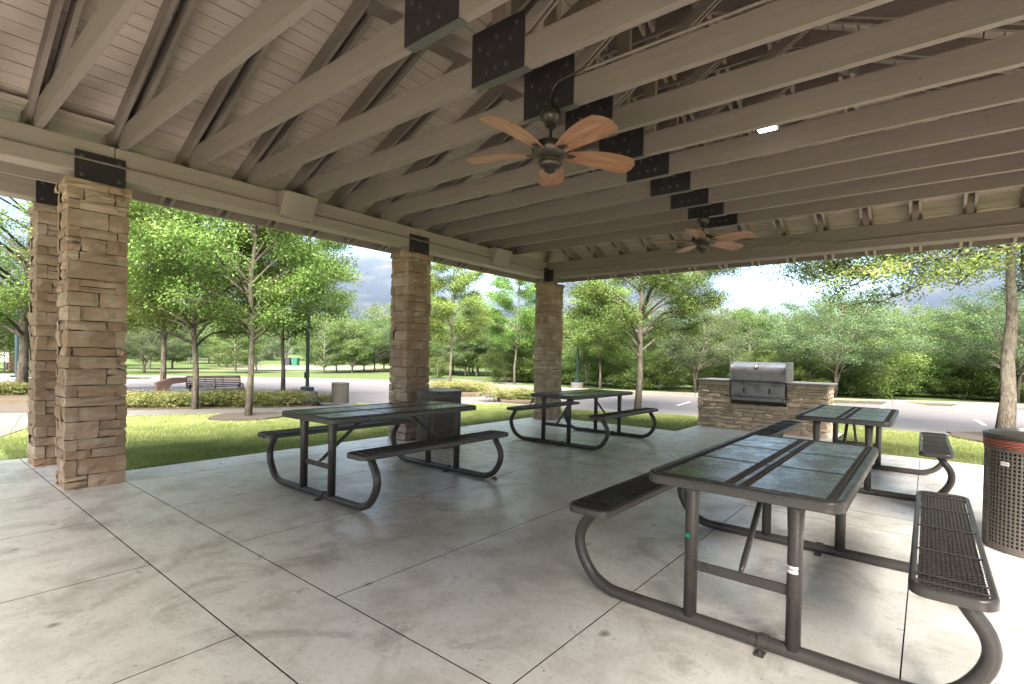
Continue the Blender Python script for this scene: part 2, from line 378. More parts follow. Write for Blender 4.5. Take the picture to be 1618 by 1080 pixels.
# walk in cast slabs
walk = struct('sidewalk', MB().prism(walk_near + walk_far[::-1], -.3, -.035), 'sidewalk')
wn = resample(walk_near, .30); 
def interp(line, t):
    L = [Vector(p) for p in line]; seg = [(b - a).length for a, b in zip(L, L[1:])]; tot = sum(seg); s = t * tot
    for a, b, l in zip(L, L[1:], seg):
        if s <= l + 1e-9: return a + (b - a) * (s / l)
        s -= l
    return L[-1]
NW = 22
wn2 = walk_near[1:]; wf2 = walk_far[1:]
for k in range(NW):
    t0, t1 = k / NW + .0006, (k + 1) / NW - .0006
    q = [interp(wn2, t0), interp(wn2, t1), interp(wf2, t1), interp(wf2, t0)]
    obj('walk_slab', MB().prism([(p.x, p.y) for p in q], -.25, .0), 'sidewalk', walk)
lawn_poly = [(-7.46, 1.70), (-7.46, 9.18), (-4.05, 9.18), (-4.05, 10.6), (-4.05, 11.4), (-1.30, 11.4), (-1.30, 9.18), (2.25, 9.18), (2.25, -4.45), (9, -4.45), (28, 11.5)] 
lawn_far = [p for p in near_line[::-1][1:]] + P2((600, 645.5), (440, 651), (330, 653), (205, 657.5), (90, 668), (40, 677), (0, 691))
lawn_poly += lawn_far + [(lawn_far[-1][0] + .3, -4.45), (-9.15, -4.45), (-9.15, 1.70)]
struct('lawn', MB().prism(lawn_poly, -.3, -.03), 'lawn')
bed = P2((205, 646), (330, 644), (440, 642), (492, 640), (505, 634), (440, 627), (205, 621.5), (60, 616), (0, 618), (-30, 626), (0, 632), (60, 633))
struct('planting_bed', MB().prism(bed, -.25, .012), 'soil')
struct('mulch_bed', MB().prism(P2((-40, 640), (60, 637), (90, 650.5), (0, 651.5), (-40, 652)), -.25, .016), 'mulch')
for a, b in (((690, 609), (770, 622)), ((783, 617), (850, 634))):
    (x0, y0), (x1, y1) = a, b
    struct('planting_island', MB().prism(P2((x0, y0 + 5), (x0 + 10, y1), (x1 - 12, y1), (x1, y0 + 4), (x1 - 14, y0 + 2), (x0 + 14, y0 + 1)), -.25, .0), 'soil')
struct('bounce_apron', MB().prism([(2.26, -4.4), (6.5, -4.4), (6.5, 8.2), (2.26, 8.2)], -.29, -.012), 'sidewalk')  # unseen concrete apron, added to bounce light up to the ceiling
# mulch rings
def ring(c, r, seed):
    rg = random.Random(seed); mb = MB(); n = 26; poly = [(c[0] + (r + rg.uniform(-.10, .10)) * math.cos(2 * PI * k / n), c[1] + (r + rg.uniform(-.10, .10)) * math.sin(2 * PI * k / n)) for k in range(n)]
    mb.prism(poly, -.2, .012); return mb
T_ELM = G(392, 657); T_RIGHT = AT(1590, 560, 12.8); T_MID = G(1007, 645)
for i, (c, r) in enumerate(((T_ELM, .68), (T_RIGHT, .9))): struct('mulch_ring', ring(c, r, i), 'mulch')
# stall lines and far paths
for i, (a, b, w) in enumerate((((1398, 637), (1391, 644), .10), ((1503, 640), (1512, 649), .10), ((1538, 662), (1552, 671), .10), ((1088, 634), (1068, 640), .10), ((300, 608), (120, 611), .10), ((300, 615), (60, 613.5), .10))):
    p, q = G(*a, z=-.1), G(*b, z=-.1); struct('stall_line', ribbon([(p.x, p.y), (q.x, q.y)], w, -.108, -.104), 'stall_paint')
struct('far_trail', ribbon(P2((-60, 580), (205, 584), (400, 587), (600, 589), (660, 590)), 1.1, -.05, .006), 'trail')
struct('woodland_path', ribbon(P2((660, 597), (720, 600), (790, 604), (800, 607)), 1.0, -.05, .008), 'sidewalk')
struct('dirt_patch', MB().prism(P2((330, 581), (420, 576), (560, 577), (640, 580), (560, 584), (420, 584)), -.05, .004), 'trail')
struct('far_road', ribbon(P2((-100, 561), (60, 563), (205, 565.5), (330, 567.5)), 7.0, -.05, .01), 'sidewalk')

# ------------------------------------------------------------------ pavilion floor: cast panels with open joints
flo = struct('pavilion_floor', MB().prism([(-9.13, -4.43), (2.23, -4.43), (2.23, 9.16), (-1.32, 9.16), (-1.32, 11.3), (-4.03, 11.3), (-4.03, 9.16), (-7.44, 9.16), (-7.44, 1.68), (-9.13, 1.68)], -.28, -.022), 'joint_dark')
JX = [-7.41, -6.78, -5.40, -4.06, -2.73, -1.41, -.07, 1.27, 2.2]
JY = [-4.4, -3.42, -2.9, -.9, 1.04, 1.53, 4.93, 5.42, 8.60, 9.13]
gap = .0034
def panel(x0, x1, y0, y1):
    mb = MB(); c = .0008; X0, X1, Y0, Y1 = x0 + gap, x1 - gap, y0 + gap, y1 - gap
    mb.hexa([(X0, Y0, -.018), (X1, Y0, -.018), (X1, Y1, -.018), (X0, Y1, -.018), (X0, Y0, 0), (X1, Y0, 0), (X1, Y1, 0), (X0, Y1, 0)])
    o = obj('floor_panel', mb, 'concrete_floor', flo); o.data.materials.append(MT['joint_dark'])      # panel sides coloured dark so the joints stay dark
    for k, p in enumerate(o.data.polygons): p.material_index = 0 if k == 1 else 1
for y0, y1 in zip(JY, JY[1:]):
    strip = y1 - y0 < .6
    xs = [-7.41, -6.78, 1.27, 2.2] if strip and y1 < 9 else JX
    for x0, x1 in zip(xs, xs[1:]): panel(x0, x1, y0, y1)
for y0, y1 in ((-4.4, -2.9), (-2.9, -.9), (-.9, 1.04), (1.04, 1.65)): panel(-9.1, -7.41, y0, y1)
for x0, x1 in ((-4.0, -2.66), (-2.66, -1.35)): panel(x0, x1, 9.13, 11.27)
# ------------------------------------------------------------------ pavilion
XM = -2.64                 # ridge line
XE, XW = 1.55, -6.83       # inner faces of the side beams
YB, YF = 8.54, -3.1        # inner faces of the end beams
SLOPE = .42
ZB0, ZB1 = 3.12, 3.45      # beams
TZ0, TZ1 = 3.45, 3.66      # tie beams
def roof_z(x, y):          # underside of the rafters
    return 3.49 + SLOPE * min(x - XW + .2, XE + .2 - x, YB + .2 - y, y - YF + .2)
RD = .185                  # rafter depth
pav = thing('pavilion', 'open picnic pavilion with taupe timber hip roof on tan stone columns', 'pavilion', (0, 0, 0))
rng = random.Random(11)

def stone_mesh(w, h, d, rg, rough=.012):
    """one split-face stone: local u,v across the face, n outward (0 = nominal face)"""
    nu = 5 if w > .16 else 4; nv = 4
    V = []; F = []
    tilt = rg.uniform(-.006, .006); tw = rg.uniform(-.006, .006)
    for j in range(nv):
        for i in range(nu):
            u = -w / 2 + w * i / (nu - 1); v = -h / 2 + h * j / (nv - 1)
            edge = (i in (0, nu - 1)) + (j in (0, nv - 1))
            n = rg.uniform(-rough, rough) * (.9 if edge == 0 else .45) - edge * rg.uniform(.004, .010) + tilt * u / w * 2 + tw * v / h * 2
            ju = rg.uniform(-.006, .006); jv = rg.uniform(-.005, .005)
            V.append((u + ju, v + jv, n))
    per = [i for i in range(nu)] + [j * nu + nu - 1 for j in range(1, nv)] + [(nv - 1) * nu + i for i in range(nu - 2, -1, -1)] + [j * nu for j in range(nv - 2, 0, -1)]
    b = len(V)
    for k in per: V.append((V[k][0] * 1.0, V[k][1] * 1.0, -d))
    for j in range(nv - 1):
        for i in range(nu - 1):
            a = j * nu + i; F.append((a, a + 1, a + nu + 1, a + nu))
    n = len(per)
    for k in range(n):
        F.append((per[k], b + k, b + (k + 1) % n, per[(k + 1) % n]))
    return V, F
def place_stone(parent, org, ax_u, ax_n, u0, u1, z0, z1, proud, material, rg, depth=.09, g=.007):
    V, F = stone_mesh(u1 - u0 - g, z1 - z0 - g, depth, rg)
    cu, cz = (u0 + u1) / 2, (z0 + z1) / 2
    me = bpy.data.meshes.new('stone')
    vs = [(org[0] + ax_u[0] * (cu + u) + ax_n[0] * (proud + n), org[1] + ax_u[1] * (cu + u) + ax_n[1] * (proud + n), org[2] + cz + v) for u, v, n in V]
    if ax_u[0] * ax_n[1] - ax_u[1] * ax_n[0] > 0: F = [f[::-1] for f in F]
    me.from_pydata(vs, [], F); me.update(); me.materials.append(MT[material])
    return obj('stone', me, None, parent)
def courses(H, lo, hi, rg):
    z = 0; out_ = []
    while z < H - lo * .6:
        h = rg.uniform(lo, hi)
        if H - z - h < lo * .8: h = H - z
        out_.append((z, min(H, z + h))); z += h
    return out_
def splits(a, b, lo, hi, rg):
    xs = [a]
    while b - xs[-1] > hi:
        xs.append(xs[-1] + rg.uniform(lo, hi))
        if b - xs[-1] < lo: xs[-1] = b - lo * rg.uniform(.9, 1.1)
    xs.append(b); return list(zip(xs, xs[1:]))

HW = .23
def stone_column(cx, cy, seed, H=3.04, near=True):
    rg = random.Random(seed)
    core = obj('stone_column', MB().box(-HW + .045, HW - .045, -HW + .045, HW - .045, -.01, H - .02), 'mortar', pav); core.location = (cx, cy, 0)
    faces = [((0, 1), (1, 0)), ((-1, 0), (0, 1)), ((0, -1), (-1, 0)), ((1, 0), (0, -1))]
    for ci, (z0, z1) in enumerate(courses(H - .085, .085, .175, rg)):
        for fi, (au, an) in enumerate(faces):
            own = (fi + ci) % 2 == 0; e = HW if own else HW - .085
            segs = splits(-e, e, rg.choice((.045, .10, .13)), .34, rg) if rg.random() > .15 else [(-e, e)]
            for u0, u1 in segs:
                if z1 - z0 > .115 and rg.random() < .20 and u1 - u0 < .33:
                    zm = z0 + (z1 - z0) * rg.uniform(.4, .62)
                    place_stone(core, (0, 0, 0), au, an, u0, u1, z0, zm, HW + rg.uniform(-.010, .007), 'stone', rg)
                    place_stone(core, (0, 0, 0), au, an, u0, u1, zm, z1, HW + rg.uniform(-.010, .007), 'stone', rg)
                else:
                    place_stone(core, (0, 0, 0), au, an, u0, u1, z0, z1, HW + rg.uniform(-.010, .008), 'stone', rg)
    for fi, (au, an) in enumerate(faces):       # projecting cap course
        e = HW + .02 if fi % 2 == 0 else HW - .06
        for u0, u1 in splits(-e, e, .16, .32, rg): place_stone(core, (0, 0, 0), au, an, u0, u1, H - .085, H, HW + .018 + rg.uniform(-.008, .008), 'stone', rg, .12)
    return core
XC = -6.79 - HW + .01
COLS = [(XC, 1.066 + HW), (XC, 4.93 + HW), (XC, 8.63 + HW), (-8.36 - HW, 1.066 + HW)]
for i, (x, y) in enumerate(COLS): stone_column(x, y, 40 + i)
XCE = XE + HW + .02
for i, y in enumerate((8.63 + HW, 4.93 + HW, 1.07 + HW, YF - .32)): stone_column(XCE, y, 60 + i)
for i, (x, y) in enumerate(((XC, YF - .32), (-8.36 - HW, YF - .32))): stone_column(x, y, 70 + i)

# beams on the columns
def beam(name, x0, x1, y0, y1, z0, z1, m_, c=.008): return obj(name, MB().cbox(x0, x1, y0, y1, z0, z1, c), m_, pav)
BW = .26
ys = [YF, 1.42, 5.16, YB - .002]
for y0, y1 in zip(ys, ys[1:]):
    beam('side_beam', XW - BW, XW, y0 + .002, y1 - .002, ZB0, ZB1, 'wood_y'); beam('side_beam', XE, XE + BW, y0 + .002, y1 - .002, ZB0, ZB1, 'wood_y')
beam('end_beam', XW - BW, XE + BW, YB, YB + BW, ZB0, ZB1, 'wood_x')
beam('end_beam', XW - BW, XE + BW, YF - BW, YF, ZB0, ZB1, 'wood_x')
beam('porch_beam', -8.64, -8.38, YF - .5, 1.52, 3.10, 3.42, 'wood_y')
# blocks between column top and beam, clad in black steel with bolts
bolt_me = MB().lathe([(.018, 0), (.018, .008), (.011, .009), (.011, .018), (.0, .019)], 8).mesh('bolt', True); bolt_me.materials.append(MT['bolt_steel'])
def bolt(parent, p, axis):
    o = obj('bolt', bolt_me, None, parent); o.location = p; o.rotation_euler = Vector(axis).to_track_quat('Z', 'Y').to_euler(); return o
def bracket(x, y0, y1, ax=1):
    pl = obj('column_bracket', MB().box(x, x + .012 * ax, y0, y1, 3.045, 3.335) if ax > 0 else MB().box(x - .012, x, y0, y1, 3.045, 3.335), 'steel_black', pav)
    for yy in (y0 + .05, y1 - .05):
        for zz in (3.10, 3.28): bolt(pl, (x + .012 * ax, yy, zz), (ax, 0, 0))
    return pl
for y in (1.10, 4.96): bracket(XW, y + .02, y + .40)
bracket(-8.38, 1.06, 1.30)
bracket(XW, 8.43, 8.53); 
pl = obj('column_bracket', MB().box(XW + .012, XW + .17, YB - .012, YB, 3.045, 3.30), 'steel_black', pav)
for x, y in COLS[:3]: obj('bearing_block', MB().box(x - .13, x + .13, y - .13, y + .13, 3.03, ZB0), 'wood_z', pav)
obj('bearing_block', MB().box(COLS[3][0] - .05, COLS[3][0] + .2, COLS[3][1] - .2, COLS[3][1] + .15, 3.03, 3.10), 'wood_z', pav)

# trusses every two feet: tie beam between paired rafters, webs and a black plate at mid-span
TY = [.879 + .604 * i for i in range(-6, 12)]
TT = .029                                     # half thickness of a tie
def quadbar(x0, z0, x1, z1, depth, y0, y1):
    """bar in an X-Z plane; (x,z) is its lower edge, depth measured vertically"""
    return MB().hexa([(x0, y0, z0), (x1, y0, z1), (x1, y1, z1), (x0, y1, z0), (x0, y0, z0 + depth), (x1, y0, z1 + depth), (x1, y1, z1 + depth), (x0, y1, z0 + depth)])
def stick(p, q, w, y0, y1):
    """bar between two (x,z) points with square ends, in an X-Z plane"""
    d = Vector((q[0] - p[0], q[1] - p[1])).normalized(); n = Vector((-d.y, d.x)) * w / 2
    c = [(p[0] + n.x, p[1] + n.y), (q[0] + n.x, q[1] + n.y), (q[0] - n.x, q[1] - n.y), (p[0] - n.x, p[1] - n.y)][::-1]
    return MB().hexa([(x, y0, z) for x, z in c] + [(x, y1, z) for x, z in c])
OV = .95
for i, y in zip(range(-6, 12), TY):
    jog = rng.uniform(-.004, .004)
    hx = XW - .10
    # tie with raked ends
    zt = TZ0 + jog
    mbt = MB()
    for a, b in (((XW - .12, XE + .12)),): pass
    prof = [(XW - .10, zt), (XE + .10, zt), (XE + .16, zt + .10), (XE - .08, TZ1 + jog), (XW + .08, TZ1 + jog), (XW - .16, zt + .10)]
    mbt.v = [(x, y - TT, z) for x, z in prof] + [(x, y + TT, z) for x, z in prof]
    mbt.f = [tuple(range(6)), tuple(range(11, 5, -1))] + [(k, k + 6, (k + 1) % 6 + 6, (k + 1) % 6) for k in range(6)]
    obj('tie_beam', mbt, 'wood_x', pav)
    end = min(YB + .2 - y, y - YF + .2)       # how far this truss can rise before the hip cuts it
    half = XM - (XW - .2)
    run = min(half, end)
    if run > .45:
        for s in (-1, 1):
            x_in = (XW - .2 + run) if s < 0 else (XE + .2 - run); x_out = XW - OV if s < 0 else XE + OV
            if y < 1.7 and s < 0: x_out = XW - .3
            za, zb = roof_z(x_out, 2.5) if False else 3.49 + SLOPE * ((x_out - XW + .2) if s < 0 else (XE + .2 - x_out)), 3.49 + SLOPE * run
            for k in (-1, 1):
                ya, yb = sorted((y + k * (TT + .004), y + k * (TT + .042)))
                p = (x_out, za, x_in, zb) if s < 0 else (x_in, zb, x_out, za)
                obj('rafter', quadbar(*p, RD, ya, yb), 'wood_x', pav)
    if run > .8:
        top = 3.49 + SLOPE * run + .02
        if run >= half - .05:
            obj('king_post', MB().box(XM - .07, XM + .07, y - TT + .001, y + TT - .001, TZ1 + .0, top + .1), 'wood_z', pav)
        else:
            xa, xb = XW - .2 + run, XE + .2 - run
            for k in (-1, 1):
                ya, yb = sorted((y + k * (TT + .004), y + k * (TT + .042)))
                obj('top_chord', MB().box(xa, xb, ya, yb, top - .02, top + RD - .03), 'wood_x', pav)
            if run > 1.2: obj('king_post', MB().box(XM - .07, XM + .07, y - TT + .001, y + TT - .001, TZ1, top + .02), 'wood_z', pav)
        for s in (-1, 1):
            r_ = min(run, half * .60)
            q = (XM + s * (half - r_), 3.49 + SLOPE * r_ + .08)
            for k in (-1, 1):
                ya, yb = sorted((y + k * .012, y + k * (TT - .002)))
                obj('web', stick((XM + s * .10, TZ1 - .02), q, .10, ya, yb), 'wood_x', pav)
    # plate
    ph = .40 if run > 1.4 else .22
    yf = y - TT - .001
    plt = obj('gusset_plate', MB().box(XM - .262, XM + .262, yf - .010, yf, zt - .004, zt + ph), 'steel_black', pav)
    if -1 <= i:
        bx = [(-.10, .07), (0, .07), (.10, .07)] + ([(-.17, .26), (-.08, .20), (.0, .30), (.05, .20), (.14, .24), (.20, .33)] if ph > .3 else [])
        for dx, dz in bx: bolt(plt, (XM + dx, yf - .010, zt + dz), (0, -1, 0))
    obj('bearing_strip', MB().box(XM - .25, XM + .28, y - TT - .010, y + TT + .001, zt - .010, zt - .005), 'galvanised', pav)

# jack rafters of the two hipped ends
xs_ = [XM + .61 * k for k in range(-6, 7)]
for x in xs_:
    run = min(x - XW + .2, XE + .2 - x)
    if run < .5: continue
    for s in (1, -1):
        yb_ = YB if s > 0 else YF
        y_out = yb_ + s * OV; y_in = yb_ + s * .2 - s * run
        za, zb = 3.49 + SLOPE * (.2 - OV), 3.49 + SLOPE * run
        for k in (-1, 1):
            xa, xb = sorted((x + k * .038, x + k * .076))
            A = [(xa, y_out, za), (xb, y_out, za), (xb, y_in, zb), (xa, y_in, zb)]
            if s < 0: A = [A[1], A[0], A[3], A[2]]
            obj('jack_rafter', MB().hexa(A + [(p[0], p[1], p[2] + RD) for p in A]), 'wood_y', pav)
        zz = 3.49 + SLOPE * .2
        obj('blocking', MB().box(x - .037, x + .037, yb_ + s * .04 - .02, yb_ + s * .04 + .02, ZB1, zz + .12), 'wood_z', pav)
# hip rafters and ridge
for sx, sy in ((-1, 1), (1, 1), (-1, -1), (1, -1)):
    x0 = (XW - OV) if sx < 0 else (XE + OV); y0 = (YB + OV) if sy > 0 else (YF - OV)
    half = XM - (XW - .2); yr = (YB + .2 - half) if sy > 0 else (YF - .2 + half)
    za, zb = 3.49 + SLOPE * (.2 - OV) + .02, 3.49 + SLOPE * half + .02
    d = Vector((XM - x0, yr - y0, 0)).normalized(); n = Vector((-d.y, d.x, 0)) * .04
    a, b = Vector((x0, y0, za)), Vector((XM, yr, zb)); q = [a - n, b - n, b + n, a + n]
    obj('hip_rafter', MB().hexa([tuple(p) for p in q] + [(p.x, p.y, p.z + .17) for p in q]), 'wood_x', pav)
half = XM - (XW - .2)
obj('ridge_board', MB().box(XM - .04, XM + .04, YF - .2 + half, YB + .2 - half, 3.49 + SLOPE * half - .02, 3.49 + SLOPE * half + .17), 'wood_y', pav)

# ceiling planks laid across the rafters, dark joints between them
PW = .148; cosS = 1 / math.sqrt(1 + SLOPE ** 2); dx = PW * cosS; gp = .011
zr = lambda run: 3.49 + SLOPE * run + RD + .002
n_pl = int((half + OV - .2) / dx) + 1
for k in range(n_pl):
    r0 = .2 - OV + k * dx; r1 = min(r0 + dx - gp, half - .002)
    if r1 - r0 < .03: continue
    for side in range(4):
        def pt(run, e):      # e = 0/1 end of the plank
            if side == 0: return (XW - .2 + run, (YF - .2 + run) if e == 0 else (YB + .2 - run))
            if side == 1: return (XE + .2 - run, (YF - .2 + run) if e == 0 else (YB + .2 - run))
            if side == 2: return ((XW - .2 + run) if e == 0 else (XE + .2 - run), YB + .2 - run)
            return ((XW - .2 + run) if e == 0 else (XE + .2 - run), YF - .2 + run)
        a, b, c, d = pt(r0, 0), pt(r0, 1), pt(r1, 1), pt(r1, 0)
        if side == 0 and r0 < .02:
            a, d = (a[0], 1.62), (d[0], 1.62)      # porch side has no overhang
        q = [(a[0], a[1], zr(r0)), (b[0], b[1], zr(r0)), (c[0], c[1], zr(r1)), (d[0], d[1], zr(r1))]
        jz = rng.uniform(-.0015, .0015)
        q = [(p[0], p[1], p[2] + jz) for p in q]; t_ = [(p[0], p[1], p[2] + .022) for p in q]
        if side in (0, 3): q = q[::-1]; t_ = t_[::-1]
        obj('ceiling_plank', MB().hexa(q + t_), 'plank' if side < 2 else 'plank_back', pav)
mb = MB(); zt_ = lambda run: zr(run) + .034
e0 = .2 - OV - .03
A = [(XW - .2 + e0, YF - .2 + e0), (XE + .2 - e0, YF - .2 + e0), (XE + .2 - e0, YB + .2 - e0), (XW - .2 + e0, YB + .2 - e0)]
R0, R1 = (XM, YF - .2 + half), (XM, YB + .2 - half)
mb.v = [(x, y, zt_(e0)) for x, y in A] + [(*R0, zt_(half)), (*R1, zt_(half))]
mb.f = [(0, 1, 4), (1, 2, 5, 4), (2, 3, 5), (3, 0, 4, 5)]
simple('roof_metal', (.30, .27, .23), .5, .4)
rc = obj('roof_cover', mb, 'roof_metal', pav)
md = rc.modifiers.new('solid', 'SOLIDIFY'); md.thickness = .03; md.offset = 1
# fascia boards
for (x0, y0), (x1, y1) in zip(A, A[1:] + A[:1]):
    X0, X1 = sorted((x0, x1)); Y0, Y1 = sorted((y0, y1)); e = .018
    obj('fascia', MB().box(X0 - (e if X1 - X0 < .1 else -e * 1.2), X1 + (e if X1 - X0 < .1 else -e * 1.2), Y0 - (e if Y1 - Y0 < .1 else -e * 1.2), Y1 + (e if Y1 - Y0 < .1 else -e * 1.2), zr(e0) - .17, zr(e0) + .02), 'wood_x' if X1 - X0 > .1 else 'wood_y', pav)
# low roof of the porch on the left
for k in range(15):
    x0 = -9.05 + k * .148
    obj('porch_plank', MB().box(x0, x0 + .141, YF - .6, 1.60, 3.60 + .004 * k, 3.622 + .004 * k), 'plank', pav)
for y in [1.48 - .604 * k for k in range(8)]:
    for k in (-1, 1):
        obj('porch_rafter', quadbar(-9.0, 3.42, XW - BW - .01, 3.48, .17, y + k * .057 - .02, y + k * .057 + .02), 'wood_x', pav)
obj('porch_roof', MB().box(-9.08, XW - BW - .3, YF - .65, 1.63, 3.69, 3.72), 'roof_metal', pav)
# conduits
zc_ = 3.255
obj('conduit', MB().tube([(XW + .013, -2, zc_), (XW + .013, 1.0, zc_)], .011, 6), 'conduit_paint', pav)
obj('conduit', MB().tube([(XW + .026, 1.0, zc_), (XW + .026, 2.9, zc_ - .004), (XW + .022, 5.2, zc_ + .003), (XW + .018, 6.8, zc_), (XW + .018, 8.50, zc_)], .011, 6), 'conduit_paint', pav)
yb2 = YB - .013
obj('conduit', MB().tube([(XW + .2, yb2, 3.225), (-4.9, yb2, 3.225), (-4.75, yb2, 3.24), (-4.45, yb2, 3.32), (-4.3, yb2, 3.33), (-1.75, yb2, 3.30), (-1.45, yb2, 3.30), (-1.25, yb2, 3.24), (-1.1, yb2, 3.23), (1.4, yb2, 3.235)], .011, 6), 'conduit_paint', pav)
obj('junction_box', MB().cbox(-1.85, -1.70, YB - .06, YB - .002, 3.27, 3.35, .006), 'conduit_paint', pav)
yt4 = TY[10] - TT - .02
obj('conduit', MB().tube([(XM + .30, yt4, TZ1 + .012), (1.3, yt4, TZ1 + .012)], .012, 6), 'conduit_paint', pav)
# ------------------------------------------------------------------ perforated sheet helper
def hole_cells(mb, cells, fn, p, q, hu, hv, th):
    """cells: list of (u,v) centres; fn maps (u,v,depth) to 3-D; p,q pitches; hu,hv half hole sizes"""
    for u, v in cells:
        b = len(mb.v)
        outer = [(-p / 2, -q / 2), (0, -q / 2), (p / 2, -q / 2), (p / 2, 0), (p / 2, q / 2), (0, q / 2), (-p / 2, q / 2), (-p / 2, 0)]
        k = .72; inner = [(-hu * k, -hv * k), (0, -hv), (hu * k, -hv * k), (hu, 0), (hu * k, hv * k), (0, hv), (-hu * k, hv * k), (-hu, 0)]
        for a, c in outer: mb.v.append(fn(u + a, v + c, 0))
        for a, c in inner: mb.v.append(fn(u + a, v + c, th * .25))
        for a, c in inner: mb.v.append(fn(u + a * .92, v + c * .92, th))
        for i in range(8):
            j = (i + 1) % 8
            mb.f.append((b + i, b + j, b + 8 + j, b + 8 + i)); mb.f.append((b + 8 + i, b + 8 + j, b + 16 + j, b + 16 + i))
def round_rect(hx, hy, r, n=5):
    out_ = []
    for cx_, cy_, a0 in ((hx - r, hy - r, 0), (-hx + r, hy - r, 90), (-hx + r, -hy + r, 180), (hx - r, -hy + r, 270)):
        for k in range(n + 1):
            a = math.radians(a0 + 90 * k / n); out_.append((cx_ + r * math.cos(a), cy_ + r * math.sin(a)))
    return out_
def rim(hx, hy, r, w, ztop, drop):
    """rolled edge: a closed loop with rounded profile that turns down"""
    prof = [(w, -.004), (w * .72, 0), (.010, 0), (.003, -.004), (0, -.012), (0, -drop), (.006, -drop - .004), (.012, -drop), (.012, -.014), (w, -.014)]
    base = round_rect(hx, hy, r); mb = MB(); n = len(base)
    for d, z in prof:
        # shrink towards the inside
        k = round_rect(hx - d, hy - d, max(.006, r - d)); mb.v += [(x, y, ztop + z) for x, y in k]
    m_ = len(prof)
    for a in range(m_):
        for i in range(n):
            j = (i + 1) % n; c = (a + 1) % m_; mb.f.append((a * n + i, c * n + i, c * n + j, a * n + j))
    return mb

# ------------------------------------------------------------------ picnic table
ZT, ZS = .806, .540
def make_table():
    t = thing('picnic_table', 'x', 'picnic table')
    hx, hy, w = .471, .915, .034
    obj('table_rim', rim(hx, hy, .085, w, ZT, .050).mesh('table_rim', True), 'coated_metal', t)
    nx, ny = 37, 74; p = (2 * hx - 2 * w) / nx; q = (2 * hy - 2 * w) / ny
    cu = lambda i: -hx + w + p * (i + .5); cv = lambda j: -hy + w + q * (j + .5)
    colh = {0, 1, 16, 17, 19, 20, 35, 36}; rowh = {0, 25, 48, 73}
    fn = lambda u, v, d: (u, v, ZT - .004 - d)
    hc = [(cu(i), cv(j)) for i in range(nx) for j in range(ny) if (i in colh or j in rowh)]
    mb = MB(); hole_cells(mb, hc, fn, p, q, p * .34, q * .34, .012)
    for j in range(ny):   # solid bar down the middle
        if j in rowh: continue
        b = len(mb.v); u, v = cu(18), cv(j); mb.v += [fn(u - p / 2, v - q / 2, 0), fn(u + p / 2, v - q / 2, 0), fn(u + p / 2, v + q / 2, 0), fn(u - p / 2, v + q / 2, 0)]; mb.f.append((b, b + 1, b + 2, b + 3))
    obj('perforated_top', mb.mesh('perforated_top'), 'coated_metal', t)
    for (i0, i1) in ((2, 15), (21, 34)):
        for (j0, j1) in ((1, 24), (26, 47), (49, 72)):
            obj('table_panel', MB().cbox(cu(i0) - p / 2, cu(i1) + p / 2, cv(j0) - q / 2, cv(j1) + q / 2, ZT - .016, ZT - .0025, .003), 'coated_panel', t)
    # seats
    sw, pu, pv = .143, None, None
    nu, nv = 8, 72; e = .026; pu = (2 * sw - 2 * e) / nu; pv = (2 * hy - 2 * e) / nv
    rods = {2, 19, 36, 52, 69}
    for s in (-1, 1):
        seat = obj('bench_seat', SEAT_RIM, None, t); seat.location = (s * .84, 0, ZS)
        g_ = obj('seat_grid', SEAT_GRID, None, seat)
        obj('seat_support', SEAT_ROD, None, seat)
    for s in (-1, 1):
        y = s * .767
        pts_ = [(-.86, ZS - .035), (-.90, .44), (-.955, .36), (-.97, .28), (-.94, .19), (-.87, .10), (-.78, .052), (-.68, .036)]
        pts_ = [(x, y, z) for x, z in pts_] + [(x, y, .036) for x in (-.4, 0, .4)] + [(-x, y, z) for x, z in pts_[::-1]]
        obj('base_tube', MB().tube(smooth_path(pts_, 3), .033, 10).mesh('base_tube', 'all'), 'coated_metal', t)
        for k in (-1, 1):
            pst = obj('post', MB().tube([(k * .255, y, .05), (k * .255, y, .60), (k * .255, y, .70), (k * .255, y, .755)], [.035, .035, .040, .047], 12).mesh('post', 'all'), 'coated_metal', t)
        obj('cross_bar', MB().cbox(-.225, .225, y - .006, y + .006, .295, .345, .003), 'coated_metal', t)
        obj('brace', MB().tube([(0, y - s * .008, .335), (0, y - s * .05, .36), (0, y - s * .45, .70), (0, y - s * .50, .752)], [.010, .017, .017, .010], 8).mesh('brace', 'all'), 'coated_metal', t)
        obj('under_channel', MB().cbox(-.36, .36, y - .03, y + .03, .752, .786, .006), 'coated_metal', t)
        cl = MB()
        for a0, a1 in ((0, 1),):
            arc = [(.0405 * math.cos(math.radians(a)), .036 + .0405 * math.sin(math.radians(a))) for a in range(-20, 201, 20)]
            for (ya, za), (yb, zb) in zip(arc, arc[1:]):
                b = len(cl.v)
                for x in (.10, .145):
                    cl.v += [(x, y + ya * s, za), (x, y + yb * s, zb), (x, y + yb * s * .86, .036 + (zb - .036) * .86), (x, y + ya * s * .86, .036 + (za - .036) * .86)]
                cl.f += [(b, b + 1, b + 5, b + 4), (b + 2, b + 3, b + 7, b + 6), (b, b + 3, b + 2, b + 1), (b + 4, b + 5, b + 6, b + 7)]
        cl.cbox(.10, .145, y - .085, y - .030, .0, .012, .003)
        clamp = obj('floor_clamp', cl, 'coated_metal', t)
        bo = obj('bolt', bolt_me, None, clamp); bo.location = (.1225, y - .066, .012); bo.scale = (.6, .6, .6)
    return t
